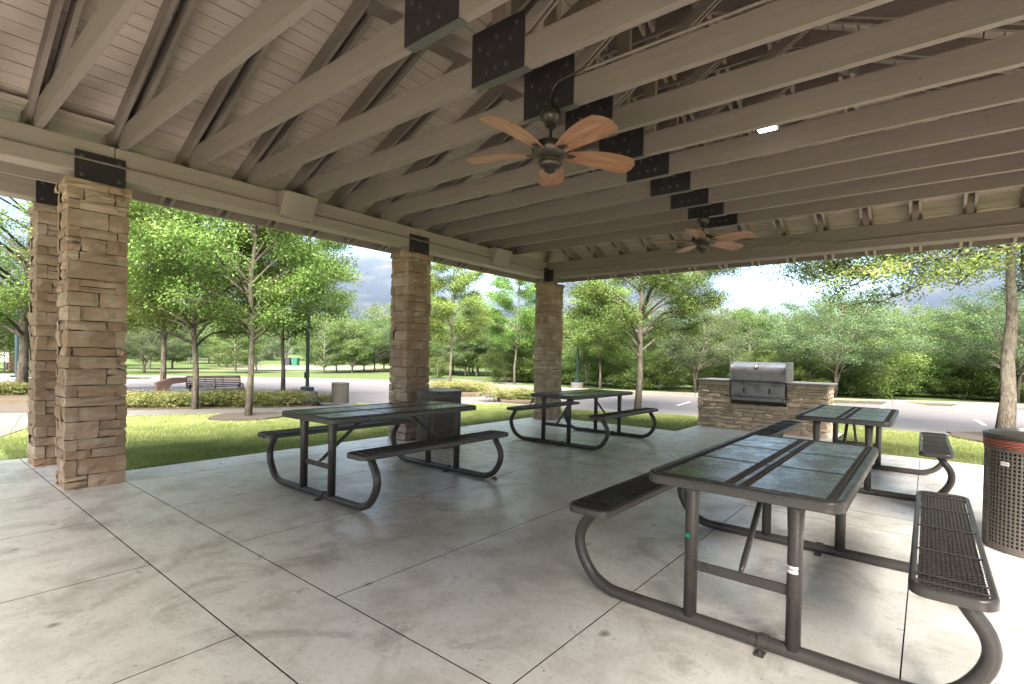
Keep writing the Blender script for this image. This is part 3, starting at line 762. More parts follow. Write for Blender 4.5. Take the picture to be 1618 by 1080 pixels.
def smooth_path(pts_, n):
    P_ = [Vector(p) for p in pts_]; out_ = []
    for i in range(len(P_) - 1):
        a, b, c, d = P_[max(i - 1, 0)], P_[i], P_[i + 1], P_[min(i + 2, len(P_) - 1)]
        for k in range(n):
            t = k / n; out_.append(.5 * ((2 * b) + (c - a) * t + (2 * a - 5 * b + 4 * c - d) * t * t + (3 * b - a - 3 * c + d) * t ** 3))
    return out_ + [P_[-1]]
def seat_parts():
    sw, hy, e, th = .143, .915, .026, .014
    r = rim(sw, hy, .07, e, 0, .042).mesh('seat_rim', True); r.materials.append(MT['coated_metal'])
    fn = lambda u, v, d: (u, v, -.004 - d)
    # expanded metal: diamond openings in staggered rows
    A_, B_ = .0168, .0150; mb = MB(); lx, ly = sw - e + .004, hy - e + .004
    for j in range(-64, 65):
        for i in range(-9, 10):
            if (i + j) % 2: continue
            u, v = i * A_, j * B_
            if abs(u) > lx - .006 or abs(v) > ly - .006: continue
            b = len(mb.v)
            for du, dv, d in ((-A_, 0, .003), (0, -B_, .0), (A_, 0, .003), (0, B_, .0)): mb.v.append(fn(min(lx, max(-lx, u + du)), min(ly, max(-ly, v + dv)), d))
            k1, k2 = .66, .60
            for k_, d in ((k1, .002), (k2, .011)):
                for du, dv in ((-A_, 0), (0, -B_), (A_, 0), (0, B_)): mb.v.append(fn(min(lx, max(-lx, u + du * k_)), min(ly, max(-ly, v + dv * k_)), d))
            for q4 in range(4):
                r4 = (q4 + 1) % 4; mb.f.append((b + q4, b + r4, b + 4 + r4, b + 4 + q4)); mb.f.append((b + 4 + q4, b + 4 + r4, b + 8 + r4, b + 8 + q4))
    g = mb.mesh('seat_grid'); g.materials.append(MT['coated_metal'])
    mr = MB()
    for y in (-.85, -.767, -.42, 0, .42, .767, .85): mr.tube([(-sw + .016, y, -.0015), (sw - .016, y, -.0015)], .0045, 6)
    for s in (-1, 1): mr.cbox(-.11, .11, s * .767 - .028, s * .767 + .028, -.036, -.020, .004)
    rr = mr.mesh('seat_support'); rr.materials.append(MT['coated_metal'])
    return r, g, rr
SEAT_RIM, SEAT_GRID, SEAT_ROD = seat_parts()
def text_mesh(s, size):
    cu_ = bpy.data.curves.new('t', 'FONT'); cu_.body = s; cu_.size = size; cu_.align_x = 'CENTER'; cu_.align_y = 'CENTER'
    o = bpy.data.objects.new('t', cu_); COL.objects.link(o); bpy.context.view_layer.update()
    me = bpy.data.meshes.new_from_object(o.evaluated_get(bpy.context.evaluated_depsgraph_get()))
    bpy.data.objects.remove(o); bpy.data.curves.remove(cu_); me.materials.clear(); return me
tbl = make_table(); tbl.location = (-.744, 3.285, 0)
tbl['label'] = 'dark metal picnic table with green tape and a white sticker on its posts'
t1 = dup(tbl, (-4.79, 3.255, 0), 0.012, 'dark metal picnic table in front of the flat-lidded bin, bordering the lawn')
t3 = dup(tbl, (-4.80, 7.08, 0), -.01, 'dark metal picnic table by the corner stone column, in front of the lawn')
t4 = dup(tbl, (-.762, 6.95, 0), .008, 'dark metal picnic table in front of the stone grill island')
for o in (tbl, t1, t3, t4): o['group'] = 'dark coated metal picnic tables under the pavilion'
# label and scrap of tape on the near posts
def wrap_label(cx_, cy_, r, a0, a1, z0, z1, n=6):
    mb = MB()
    for k in range(n + 1):
        a = a0 + (a1 - a0) * k / n; mb.v += [(cx_ + r * math.cos(a), cy_ + r * math.sin(a), z0), (cx_ + r * math.cos(a), cy_ + r * math.sin(a), z1)]
    for k in range(n): mb.f.append((2 * k, 2 * k + 2, 2 * k + 3, 2 * k + 1))
    return mb
def bend_text(s, size, cx_, cy_, r, amid, z):
    me = text_mesh(s, size)
    for v in me.vertices:
        a = amid + v.co.x / r; v.co = (cx_ + r * math.cos(a), cy_ + r * math.sin(a), z + v.co.y)
    return me
aim = -PI / 2 - .10
st = obj('sticker', wrap_label(.255, -.767, .0358, aim - .95, aim + .75, .415, .450), 'sticker_white', tbl)
obj('lettering', bend_text('FUSION', .0145, .255, -.767, .0364, aim + .08, .434), 'ink', st)
obj('emblem', wrap_label(.255, -.767, .0364, aim - .80, aim - .62, .427, .442, 2), 'ink_red', st)
obj('tape_scrap', wrap_label(-.255, -.767, .0362, aim - 1.1, aim + .15, .470, .488), 'tape_green', tbl)
rg = random.Random(3)
scr = MB()
for k in range(16):     # pale scratches in the coating
    a = aim + rg.uniform(-.7, .8); z = rg.choice((.385, .315, .30, .36)) + rg.uniform(-.02, .02); l = rg.uniform(.15, .5); dz = rg.uniform(-.015, .015)
    b = len(scr.v); R_ = .0356
    scr.v += [(.255 + R_ * math.cos(a), -.767 + R_ * math.sin(a), z), (.255 + R_ * math.cos(a + l), -.767 + R_ * math.sin(a + l), z + dz), (.255 + R_ * math.cos(a + l), -.767 + R_ * math.sin(a + l), z + dz + .0018), (.255 + R_ * math.cos(a), -.767 + R_ * math.sin(a), z + .0018)]
    scr.f.append((b, b + 1, b + 2, b + 3))
obj('scratches', scr, 'leaf_dry' if False else 'kerb_concrete', tbl)

# ------------------------------------------------------------------ litter cans
def make_can(r, h, kind):
    t = thing('litter_bin', 'x', 'litter bin')
    mb = MB(); ncol, nrow = 66, 24; z0, z1 = .05, h - .10; q = (z1 - z0) / nrow; p = 2 * PI * r / ncol
    fn = lambda u, v, d: ((r - d) * math.cos(u / r), (r - d) * math.sin(u / r), v)
    solid = {k for k in range(ncol) if k % 11 == 0}
    cells = [(p * (i + .5), z0 + q * (j + .5)) for i in range(ncol) for j in range(nrow) if i not in solid]
    k = .34 if kind == 'round' else .33
    hole_cells(mb, cells, fn, p, q, p * k, q * k, .006)
    for i in solid:
        b = len(mb.v); mb.v += [fn(p * i, z0, 0), fn(p * (i + 1), z0, 0), fn(p * (i + 1), z1, 0), fn(p * i, z1, 0)]; mb.f.append((b, b + 1, b + 2, b + 3))
    mb.lathe([(r - .004, .0), (r, .002), (r, z0)], 66, cap=False); mb.lathe([(r, z1), (r + .004, z1 + .002), (r + .004, h - .055), (r - .012, h - .05)], 66, cap=False)
    obj('shell', mb.mesh('shell', True), 'bin_metal', t)
    obj('liner', MB().lathe([(r - .03, .02), (r - .03, h - .04)], 24), 'liner_dark', t)
    if kind == 'round':
        bag = MB().lathe([(r + .008, h - .075), (r + .010, h - .06), (r + .010, h - .01), (r - .02, h - .005)], 66, cap=False); me = bag.mesh('bag_rim', True)
        uv = me.uv_layers.new(name='uv')
        for lp in me.loops:
            co = me.vertices[lp.vertex_index].co; uv.data[lp.index].uv = ((math.atan2(co.y, co.x) / (2 * PI)) % 1.0, (co.z - h + .075) / .07)
        obj('bag_rim', me, 'bag_orange', t)
        obj('lid', MB().lathe([(r - .03, h - .012), (r + .012, h - .005), (r + .016, h + .012), (r + .010, h + .022), (r - .06, h + .045), (r - .13, h + .052), (r - .14, h + .030), (.0, h + .028)], 48).mesh('lid', True), 'coated_metal', t)
    else:
        obj('lid', MB().lathe([(r - .03, h - .06), (r + .008, h - .05), (r + .012, h - .02), (r + .004, h - .006), (r - .05, h + .004), (.0, h + .010)], 48).mesh('lid', True), 'coated_metal', t)
    return t
c2 = make_can(.30, .86, 'round'); c2.location = (.68, 5.17, 0); c2.rotation_euler.z = .35
tag(c2, 'round perforated brown metal bin with orange zigzag bag under its lid', 'litter bin')
la = -2.27 - .35
lb = obj('sticker', wrap_label(0, 0, .3035, la - .10, la + .10, .655, .685, 4), 'sticker_white', c2)
obj('lettering', bend_text('FUSION', .014, 0, 0, .304, la, .670), 'ink', lb)
c1 = make_can(.325, .86, 'square'); c1.location = (-6.13, 5.07, 0); tag(c1, 'round perforated dark metal bin with flat lid beside a stone column', 'litter bin')

# ------------------------------------------------------------------ grill island and barbecue
GX0, GX1, GY0, GY1, GH = -3.99, -1.50, 10.22, 11.05, .965
gi = thing('grill_island', 'tan stacked stone grill island with dark stone countertop', 'grill island', ((GX0 + GX1) / 2, (GY0 + GY1) / 2, 0))
ox, oy = gi.location.x, gi.location.y
hwx, hwy = (GX1 - GX0) / 2, (GY1 - GY0) / 2
BX0, BX1, BZ = -3.30 - ox, -2.22 - ox, .60          # opening for the barbecue
obj('core', MB().box(-hwx + .05, hwx - .05, -hwy + .10, hwy - .05, -.01, .59).box(-hwx + .05, BX0 - .03, -hwy + .05, hwy - .05, .59, GH).box(BX1 + .03, hwx - .05, -hwy + .05, hwy - .05, .59, GH), 'mortar', gi)
rg = random.Random(77)
for ci, (z0, z1) in enumerate(courses(GH, .065, .115, rg)):
    if True:
        e = hwx if ci % 2 else hwx - .08
        segs = [(-e, e)]
        if z1 > BZ + .01: segs = [(-e, BX0 - .005), (BX1 + .005, e)]
        for a, b in segs:
            for u0, u1 in splits(a, b, .11, .40, rg):
                if z1 - z0 > .095 and rg.random() < .25:
                    zm = (z0 + z1) / 2 + rg.uniform(-.012, .012); parts_ = ((z0, zm), (zm, z1))
                else: parts_ = ((z0, z1),)
                for za, zb in parts_: place_stone(gi, (0, 0, 0), (1, 0), (0, -1), u0, u1, za, zb, hwy + rg.uniform(-.014, .016), 'grill_stone', rg)
        for an, au, lim in (((1, 0), (0, 1), hwx), ((-1, 0), (0, -1), hwx)):
            e2 = hwy - .08 if ci % 2 else hwy
            for u0, u1 in splits(-e2, e2, .11, .34, rg): place_stone(gi, (0, 0, 0), au, an, u0, u1, z0, z1, lim + rg.uniform(-.012, .014), 'grill_stone', rg)
for a, b in ((-hwx - .05, BX0 - .012), (BX1 + .012, hwx + .05)): obj('countertop', MB().cbox(a, b, -hwy - .05, hwy + .04, GH, GH + .04, .006), 'granite', gi)
obj('countertop', MB().cbox(BX0 - .010, BX1 + .010, hwy - .17, hwy + .04, GH, GH + .04, .006), 'granite', gi)
q_ = thing('barbecue_grill', 'built-in stainless steel barbecue grill with closed hood set in stone island', 'grill', (-2.76, 10.22, .60))
def gbox(name, x0, x1, y0, y1, z0, z1, mtl='stainless', c=.006, parent=None): return obj(name, MB().cbox(x0, x1, y0, y1, z0, z1, c), mtl, parent or q_)
gbox('body', -.53, .53, .02, .60, .0, .40)
gbox('front_panel', -.52, .52, -.035, .018, .09, .385)
gbox('drip_tray', -.475, .475, -.045, .015, .012, .078)
for s in (-1, 1):
    d_ = gbox('door', s * .245 - .225, s * .245 + .225, -.047, -.036, .115, .335)
    x = s * .245 - s * .02 + (-.02 if s < 0 else .02)
    gbox('handle', x - .018, x + .018, -.085, -.068, .165, .275, 'fan_bronze', .006, d_)
    for zz in (.175, .265): gbox('handle_stud', x - .008, x + .008, -.069, -.046, zz - .008, zz + .008, 'fan_bronze', .002, d_)
    pk = gbox('crank_arm', s * .52 - .01 + (s * .08), s * .52 + .01 + (s * .08), -.06, -.045, .085, .10, 'steel_black', .003)
    gbox('crank_rod', min(s * .50, s * .66), max(s * .50, s * .66), -.058, -.044, .072, .086, 'steel_black', .003)
    for k in range(6): gbox('vent_tooth', s * .532 - .010, s * .532 + .010, -.034, -.012, .13 + k * .035, .152 + k * .035, 'steel_black', .002)
gbox('seam', -.035, .035, -.043, -.036, .10, .35)
# hood: rounded front
prof = [(-.05, .395), (-.055, .46), (-.045, .56), (.0, .68), (.07, .755), (.16, .785), (.50, .785), (.56, .74), (.57, .395)]
mb = MB()
for x in (-.53, .53): mb.v += [(x, y, z) for y, z in prof]
n_ = len(prof); mb.f = [tuple(range(n_)), tuple(range(2 * n_ - 1, n_ - 1, -1))] + [(k, k + n_, (k + 1) % n_ + n_, (k + 1) % n_) for k in range(n_)]
hood = obj('hood', mb.mesh('hood', True), 'stainless', q_)
gbox('hood_end', -.545, -.528, -.06, .575, .392, .80, 'stainless', .006, hood); gbox('hood_end', .528, .545, -.06, .575, .392, .80, 'stainless', .006, hood)
gbox('lip', -.545, .545, -.075, -.046, .395, .44, 'stainless', .012, hood)
obj('hood_handle', MB().tube([(-.47, -.075, .425), (-.46, -.115, .43), (.46, -.115, .43), (.47, -.075, .425)], .015, 8).mesh('hood_handle', True), 'stainless', q_)
g_ = obj('thermometer', MB().lathe([(.036, 0), (.036, .012), (.028, .016), (.0, .016)], 20).mesh('thermometer', True), 'fan_bronze', q_); g_.location = (-.03, .002, .695); g_.rotation_euler = (math.radians(62), 0, 0)
dl = obj('dial', MB().lathe([(.026, .0165), (.0, .0166)], 20), 'sticker_white', g_)

# ------------------------------------------------------------------ ceiling fans
def make_fan(a0):
    t = thing('ceiling_fan', 'x', 'ceiling fan')
    obj('canopy', MB().lathe([(.0, .06), (.05, .055), (.082, .045), (.088, .02), (.086, -.005), (.07, -.03), (.05, -.05), (.048, -.075), (.03, -.09), (.0, -.092)], 24).mesh('canopy', True), 'fan_bronze', t)
    obj('down_rod', MB().tube([(0, 0, -.08), (0, 0, -.21)], .013, 10).mesh('down_rod', True), 'fan_bronze', t)
    obj('motor_housing', MB().lathe([(.0, -0.175), (.028, -0.175), (.034, -0.195), (.06, -0.200), (.115, -0.212), (.152, -0.235), (.160, -0.265), (.150, -0.295), (.115, -0.335), (.085, -0.352), (.082, -0.365), (.098, -0.370), (.100, -0.390), (.085, -0.412), (.05, -0.428), (.048, -0.445), (.03, -0.458), (.012, -0.463), (.0, -0.464)], 32).mesh('motor_housing', True), 'fan_bronze', t)
    n = 20; mb = MB(); L0, L1 = .14, .76
    for k in range(n):
        s = math.sin(k / (n - 1) * PI / 2); x = L0 + (L1 - L0) * s
        w = .045 + .075 * math.sin(min(1, s * 1.25 + .12) * PI / 2) ** 1.2
        if s > .84: w *= math.sqrt(max(.012, 1 - ((s - .84) / .161) ** 2))
        lift = .018 * math.sin(s * PI)
        for c in (-1, 0, 1):
            y = c * w; zz = c * w * math.tan(math.radians(-13)) * (1 - .2 * s) + lift - .012 * abs(c); mb.v.append((x, y, zz))
        for c in (-1, 0, 1):
            y = c * w; zz = c * w * math.tan(math.radians(-13)) * (1 - .2 * s) + lift - .012 * abs(c) - .007; mb.v.append((x, y, zz))
    for k in range(n - 1):
        a, b = k * 6, k * 6 + 6
        mb.f += [(a, b, b + 1, a + 1), (a + 1, b + 1, b + 2, a + 2), (a + 3, a + 4, b + 4, b + 3), (a + 4, a + 5, b + 5, b + 4), (a, a + 3, b + 3, b), (a + 2, b + 2, b + 5, a + 5)]
    mb.f += [(0, 1, 4, 3), (1, 2, 5, 4)]; e = (n - 1) * 6; mb.f += [(e, e + 3, e + 4, e + 1), (e + 1, e + 4, e + 5, e + 2)]
    me = mb.mesh('blade', True); me.materials.append(MT['fan_blade'])
    br = MB().cbox(.10, .21, -.028, .028, -.018, -.008, .003); bm_ = br.mesh('blade_iron'); bm_.materials.append(MT['fan_bronze'])
    for k in range(5):
        b = obj('blade', me, None, t); b.location = (0, 0, -.285); b.rotation_euler = (0, 0, a0 + k * 2 * PI / 5)
        obj('blade_iron', bm_, None, b)
        for dx_, dy_ in ((.185, .015), (.205, -.015)):
            sc_ = obj('screw', bolt_me, None, b); sc_.location = (dx_, dy_, -.010 - dy_ * .23); sc_.rotation_euler = (PI, 0, 0); sc_.scale = (.7, .7, .5)
    return t
FA1, FA2 = math.radians(55), math.radians(65)
f1 = make_fan(FA1); f1.location = (-2.595, 3.25, 3.385); tag(f1, 'five-blade ceiling fan with orange-brown blades below tall bolted plates', 'ceiling fan')
f2 = make_fan(FA2); f2.location = (-2.655, TY[16] - .07, 3.385); tag(f2, 'five-blade ceiling fan with orange-brown blades close to the end beam', 'ceiling fan')
for f_, yy in ((f1, TY[10]), (f2, TY[16])):
    dy = yy - f_.location.y
    obj('supply_pipe', MB().tube(smooth_path([(0, 0, .05), (.0, -.01, .17), (.05, -.012, .25), (.16, -.012, .28), (.34, -.012, .29)], 4), .010, 8).mesh('supply_pipe', 'all'), 'fan_bronze', f_)

# ------------------------------------------------------------------ speakers and flood light
def make_speaker(): 
    t = thing('loudspeaker', 'x', 'loudspeaker')
    prof = [(.0, .16), (.20, .16), (.245, .13), (.11, -.14), (.085, -.17), (.0, -.17)]
    mb = MB(); hw_ = .235
    for y, k in ((-hw_, .93), (-hw_ + .03, 1), (hw_ - .03, 1), (hw_, .93)): mb.v += [(x * k if x > 0 else x, y, z * k) for x, z in prof]
    n = len(prof)
    for r_ in range(3):
        for k in range(n): mb.f.append((r_ * n + k, r_ * n + (k + 1) % n, (r_ + 1) * n + (k + 1) % n, (r_ + 1) * n + k))
    mb.f += [tuple(range(n - 1, -1, -1)), tuple(3 * n + k for k in range(n))]
    obj('cabinet', mb.mesh('cabinet', True), 'speaker_paint', t)
    for s in (-1, 1):
        obj('mount_screw', MB().lathe([(.012, -.19), (.012, -.17)], 8), 'bolt_steel', t).location = (.03, s * .18, 0)
    return t
s1 = make_speaker(); s1.location = (XW + .004, 3.19, 3.30); s1.scale = (.92, .88, .92); s1['label'] = 'wedge-shaped beige loudspeaker on side beam, at a tall-plated truss'
s2 = dup(s1, (XW + .004, 6.98, 3.30), None, 'wedge-shaped beige loudspeaker on side beam near the corner column')
s1['group'] = s2['group'] = 'loudspeakers on the side beam'
lm = thing('flood_light', 'small lit flood light mounted between the tie beams', 'lamp', (-1.22, 4.62, 3.50))
obj('housing', MB().cbox(-.10, .10, -.065, .065, -.02, .05, .008), 'bolt_steel', lm)
obj('lens', MB().cbox(-.075, .075, -.042, .042, -.028, -.021, .002), 'lamp_glow', lm)
obj('arm', MB().tube([(0, 0, .05), (0, 0, .16), (0, -.10, .165)], .012, 6), 'bolt_steel', lm)

# ------------------------------------------------------------------ dry leaf on the floor
lf = MB(); p0 = G(776, 758)
rg = random.Random(8)
for k in range(3):
    a = rg.uniform(0, 6.28); b = len(lf.v); cx_, cy_ = rg.uniform(-.02, .02), rg.uniform(-.02, .02)
    for r_, h_ in ((.0, .012), (.05, .03), (.09, .006)): 
        for s in (-1, 1): lf.v.append((cx_ + r_ * math.cos(a) - s * .025 * math.sin(a) * (1.2 - r_ * 8), cy_ + r_ * math.sin(a) + s * .025 * math.cos(a) * (1.2 - r_ * 8), h_ + .006 * s * k))
    lf.f += [(b, b + 2, b + 3, b + 1), (b + 2, b + 4, b + 5, b + 3)]
o = obj('dry_leaf', lf, 'leaf_dry'); o.location = (p0.x, p0.y, .002); tag(o, 'curled brown dry leaf on concrete at the foot of a table leg', 'leaf')

# ------------------------------------------------------------------ outside: bench, fountain, posts, bins
bl, br_ = G(293, 634), G(382, 630); dvec = (br_ - bl); ang = math.atan2(dvec.y, dvec.x); Lb = dvec.length
pb = thing('park_bench', 'dark metal park bench with slatted back behind the low shrubs', 'bench', (bl + br_) / 2, ang + PI)
hl = Lb / 2 - .03; pb.scale = (1, .8, .74)
for s in (-1, 0, 1):
    obj('frame', MB().tube(smooth_path([(s * (hl - .06), .02, 0.02), (s * (hl - .06), .0, .30), (s * (hl - .06), .02, .46), (s * (hl - .06), .10, .60), (s * (hl - .06), .36, .62), (s * (hl - .06), .46, .52), (s * (hl - .06), .42, .42), (s * (hl - .06), .0, .42)] if s else [(0, .02, .42), (0, -.10, .86)], 3), .026, 8).mesh('frame', 'all'), 'bench_metal', pb)
    if s: obj('leg', MB().tube([(s * (hl - .06), .40, .02), (s * (hl - .06), .40, .43)], .026, 8), 'bench_metal', pb)
for k in range(7): obj('seat_slat', MB().cbox(-hl, hl, .0 + k * .062, .05 + k * .062, .43, .445, .003), 'bench_metal', pb)
for k in range(6):
    z = .49 + k * .065; y = -.02 - (z - .45) * .22; obj('back_slat', MB().cbox(-hl, hl, y - .008, y + .008, z, z + .05, .003), 'bench_metal', pb)
for s in (-1, -.33, .33, 1): obj('back_stay', MB().tube([(s * hl, .0, .43), (s * hl, -.13, .90)], .018, 6), 'bench_metal', pb)
obj('top_rail', MB().tube([(-hl, -.125, .89), (hl, -.125, .89)], .022, 8), 'bench_metal', pb)

fp = G(263, 636); df = thing('drinking_fountain', 'brown concrete drinking fountain with cantilevered basin arm', 'drinking fountain', fp, ang); df.scale = (.66, .8, .66)
prof = [(-.34, 0), (.06, 0), (.06, .62), (.14, .74), (.62, .80), (.62, .98), (.12, .98), (-.34, .80)]
mb = MB(); n = len(prof)
for y in (-.16, .16): mb.v += [(x, y, z) for x, z in prof]
mb.f = [tuple(range(n)), tuple(range(2 * n - 1, n - 1, -1))] + [(k, k + n, (k + 1) % n + n, (k + 1) % n) for k in range(n)]
obj('pedestal', mb, 'brown_concrete', df)
obj('basin', MB().lathe([(.11, .981), (.12, .99), (.10, .99), (.06, .984), (.0, .984)], 16, (.40, 0, 0)), 'stainless', df)
obj('spout', MB().tube([(.18, 0, .97), (.18, 0, 1.08), (.22, 0, 1.10)], .014, 6), 'stainless', df)

def lamp_post(px, base_y, dist, label, H=5.5, bw=.28, bh=.30):
    p = AT(px, base_y, dist); t = thing('lamp_post', label, 'lamp post', (p.x, p.y, 0))
    obj('footing', MB().lathe([(bw, -.1), (bw, bh - .02), (bw - .02, bh), (0, bh)], 20), 'sidewalk', t)
    obj('base_cover', MB().cbox(-.13, .13, -.13, .13, bh, bh + .12, .02), 'lamp_green', t)
    obj('pole', MB().tube([(0, 0, bh + .1), (0, 0, H)], [.046, .042], 12).mesh('pole', True), 'lamp_green', t)
    obj('hand_hole', MB().cbox(-.03, .03, -.075, -.05, bh + .35, bh + .52, .005), 'lamp_green', t)
    obj('lamp_head', MB().cbox(-.16, .38, -.14, .14, H - .02, H + .10, .03), 'lamp_green', t)
    return t
lamp_post(485, 640, 15.3, 'dark green lamp post on concrete footing beside the concrete litter bin', 6.2, .26, .33)
lamp_post(912, 612, 23.0, 'dark green lamp post standing in front of the woods across the lot', 3.9, .30, .25)
pc = G(537.5, 636); ag = thing('concrete_bin', 'cylindrical exposed aggregate litter bin at the lot edge', 'litter bin', pc)
w_ = 25 / F_PX * (pc - Vector((0, 0, EYE))).dot(FWD) / 2
obj('body', MB().lathe([(w_ - .01, 0), (w_, .02), (w_, .52), (w_ - .01, .53)], 28).mesh('body', True), 'aggregate', ag)
obj('rim', MB().lathe([(w_ - .03, .52), (w_ + .006, .53), (w_ + .004, .565), (w_ - .05, .57), (w_ - .06, .50), (0, .48)], 28).mesh('rim', True), 'galvanised', ag)
gb = AT(461, 571, 56)
for k, mtl in ((-1, 'bin_black'), (1, 'bin_green')):
    t = thing('wheeled_bin', ('black' if k < 0 else 'green') + ' wheeled bin beyond the far lawn', 'wheeled bin', (gb.x + k * .36 * RIGHT.x, gb.y + k * .36 * RIGHT.y, 0), YAW); t.scale = (.62, .62, .62)
    obj('body', MB().hexa([(-.38, -.36, .1), (.38, -.36, .1), (.38, .36, .1), (-.38, .36, .1), (-.48, -.46, 1.15), (.48, -.46, 1.15), (.48, .46, 1.15), (-.48, .46, 1.15)]), mtl, t)
    obj('lid', MB().cbox(-.5, .5, -.5, .5, 1.16, 1.25, .03), mtl, t)
    for s in (-1, 1):
        wl = obj('wheel', MB().lathe([(.12, -.04), (.12, .04)], 12), 'bin_black', t); wl.rotation_euler = (0, PI / 2, 0); wl.location = (s * .36, .33, .12)
sg = AT(7, 575, 38)
t = thing('yard_sign', 'small white sign board on a thin post beyond the lot', 'sign', (sg.x, sg.y, 0), YAW)
obj('post', MB().tube([(0, 0, 0), (0, 0, 1.2)], .03, 6), 'bolt_steel', t); obj('board', MB().cbox(-.22, .22, -.012, .012, .55, 1.05, .004), 'white_paint', t)
sp_ = AT(26.5, 585, 33)
t = thing('light_pole', 'slim teal pole beside the far sidewalk', 'pole', (sp_.x, sp_.y, 0))
obj('pole', MB().tube([(0, 0, 0), (0, 0, 4.5)], .07, 10), 'lamp_green', t); obj('base', MB().cbox(-.2, .2, -.2, .2, 0, .08, .01), 'lamp_green', t)
wp = AT(19, 576, 40); t = thing('wood_bollard', 'squat brown wooden bollard beyond the lot', 'bollard', (wp.x, wp.y, 0)); obj('post', MB().cbox(-.13, .13, -.13, .13, 0, .95, .03), 'wood_post', t); obj('cap', MB().cbox(-.15, .15, -.15, .15, .95, 1.0, .02), 'wood_post', t)
# ------------------------------------------------------------------ plants
def leaf_mesh(name, centers, size, rs, tint, up=.5, material='elm_leaf', aspect=.55):
    """each leaf a folded diamond (two triangles)"""
    n = len(centers); nr = rs.normal(size=(n, 3)); nr[:, 2] = np.abs(nr[:, 2]) + up; nr /= np.linalg.norm(nr, axis=1)[:, None]
    d = rs.normal(size=(n, 3)); d -= (d * nr).sum(1)[:, None] * nr; d /= np.linalg.norm(d, axis=1)[:, None]
    s = np.cross(nr, d); L = (size * rs.uniform(.65, 1.3, n))[:, None]
    v = np.empty((n, 4, 3)); v[:, 0] = centers - d * L * .5; v[:, 2] = centers + d * L * .5
    v[:, 1] = centers + s * L * aspect * .5 + nr * L * .12; v[:, 3] = centers - s * L * aspect * .5 + nr * L * .12
    idx = np.arange(n)[:, None] * 4
    tri = np.concatenate([idx + [[0, 1, 2]], idx + [[0, 2, 3]]], 1).reshape(-1, 3)
    me = bpy.data.meshes.new(name)
    me.vertices.add(n * 4); me.vertices.foreach_set('co', v.reshape(-1).astype(np.float32))
    me.loops.add(n * 6); me.loops.foreach_set('vertex_index', tri.reshape(-1).astype(np.int32))
    me.polygons.add(n * 2); me.polygons.foreach_set('loop_start', (np.arange(n * 2) * 3).astype(np.int32))
    me.update(calc_edges=True)
    a = me.attributes.new('tint', 'FLOAT', 'FACE'); a.data.foreach_set('value', np.repeat(np.clip(tint, 0, 1), 2).astype(np.float32))
    me.materials.append(MT[material]); return me

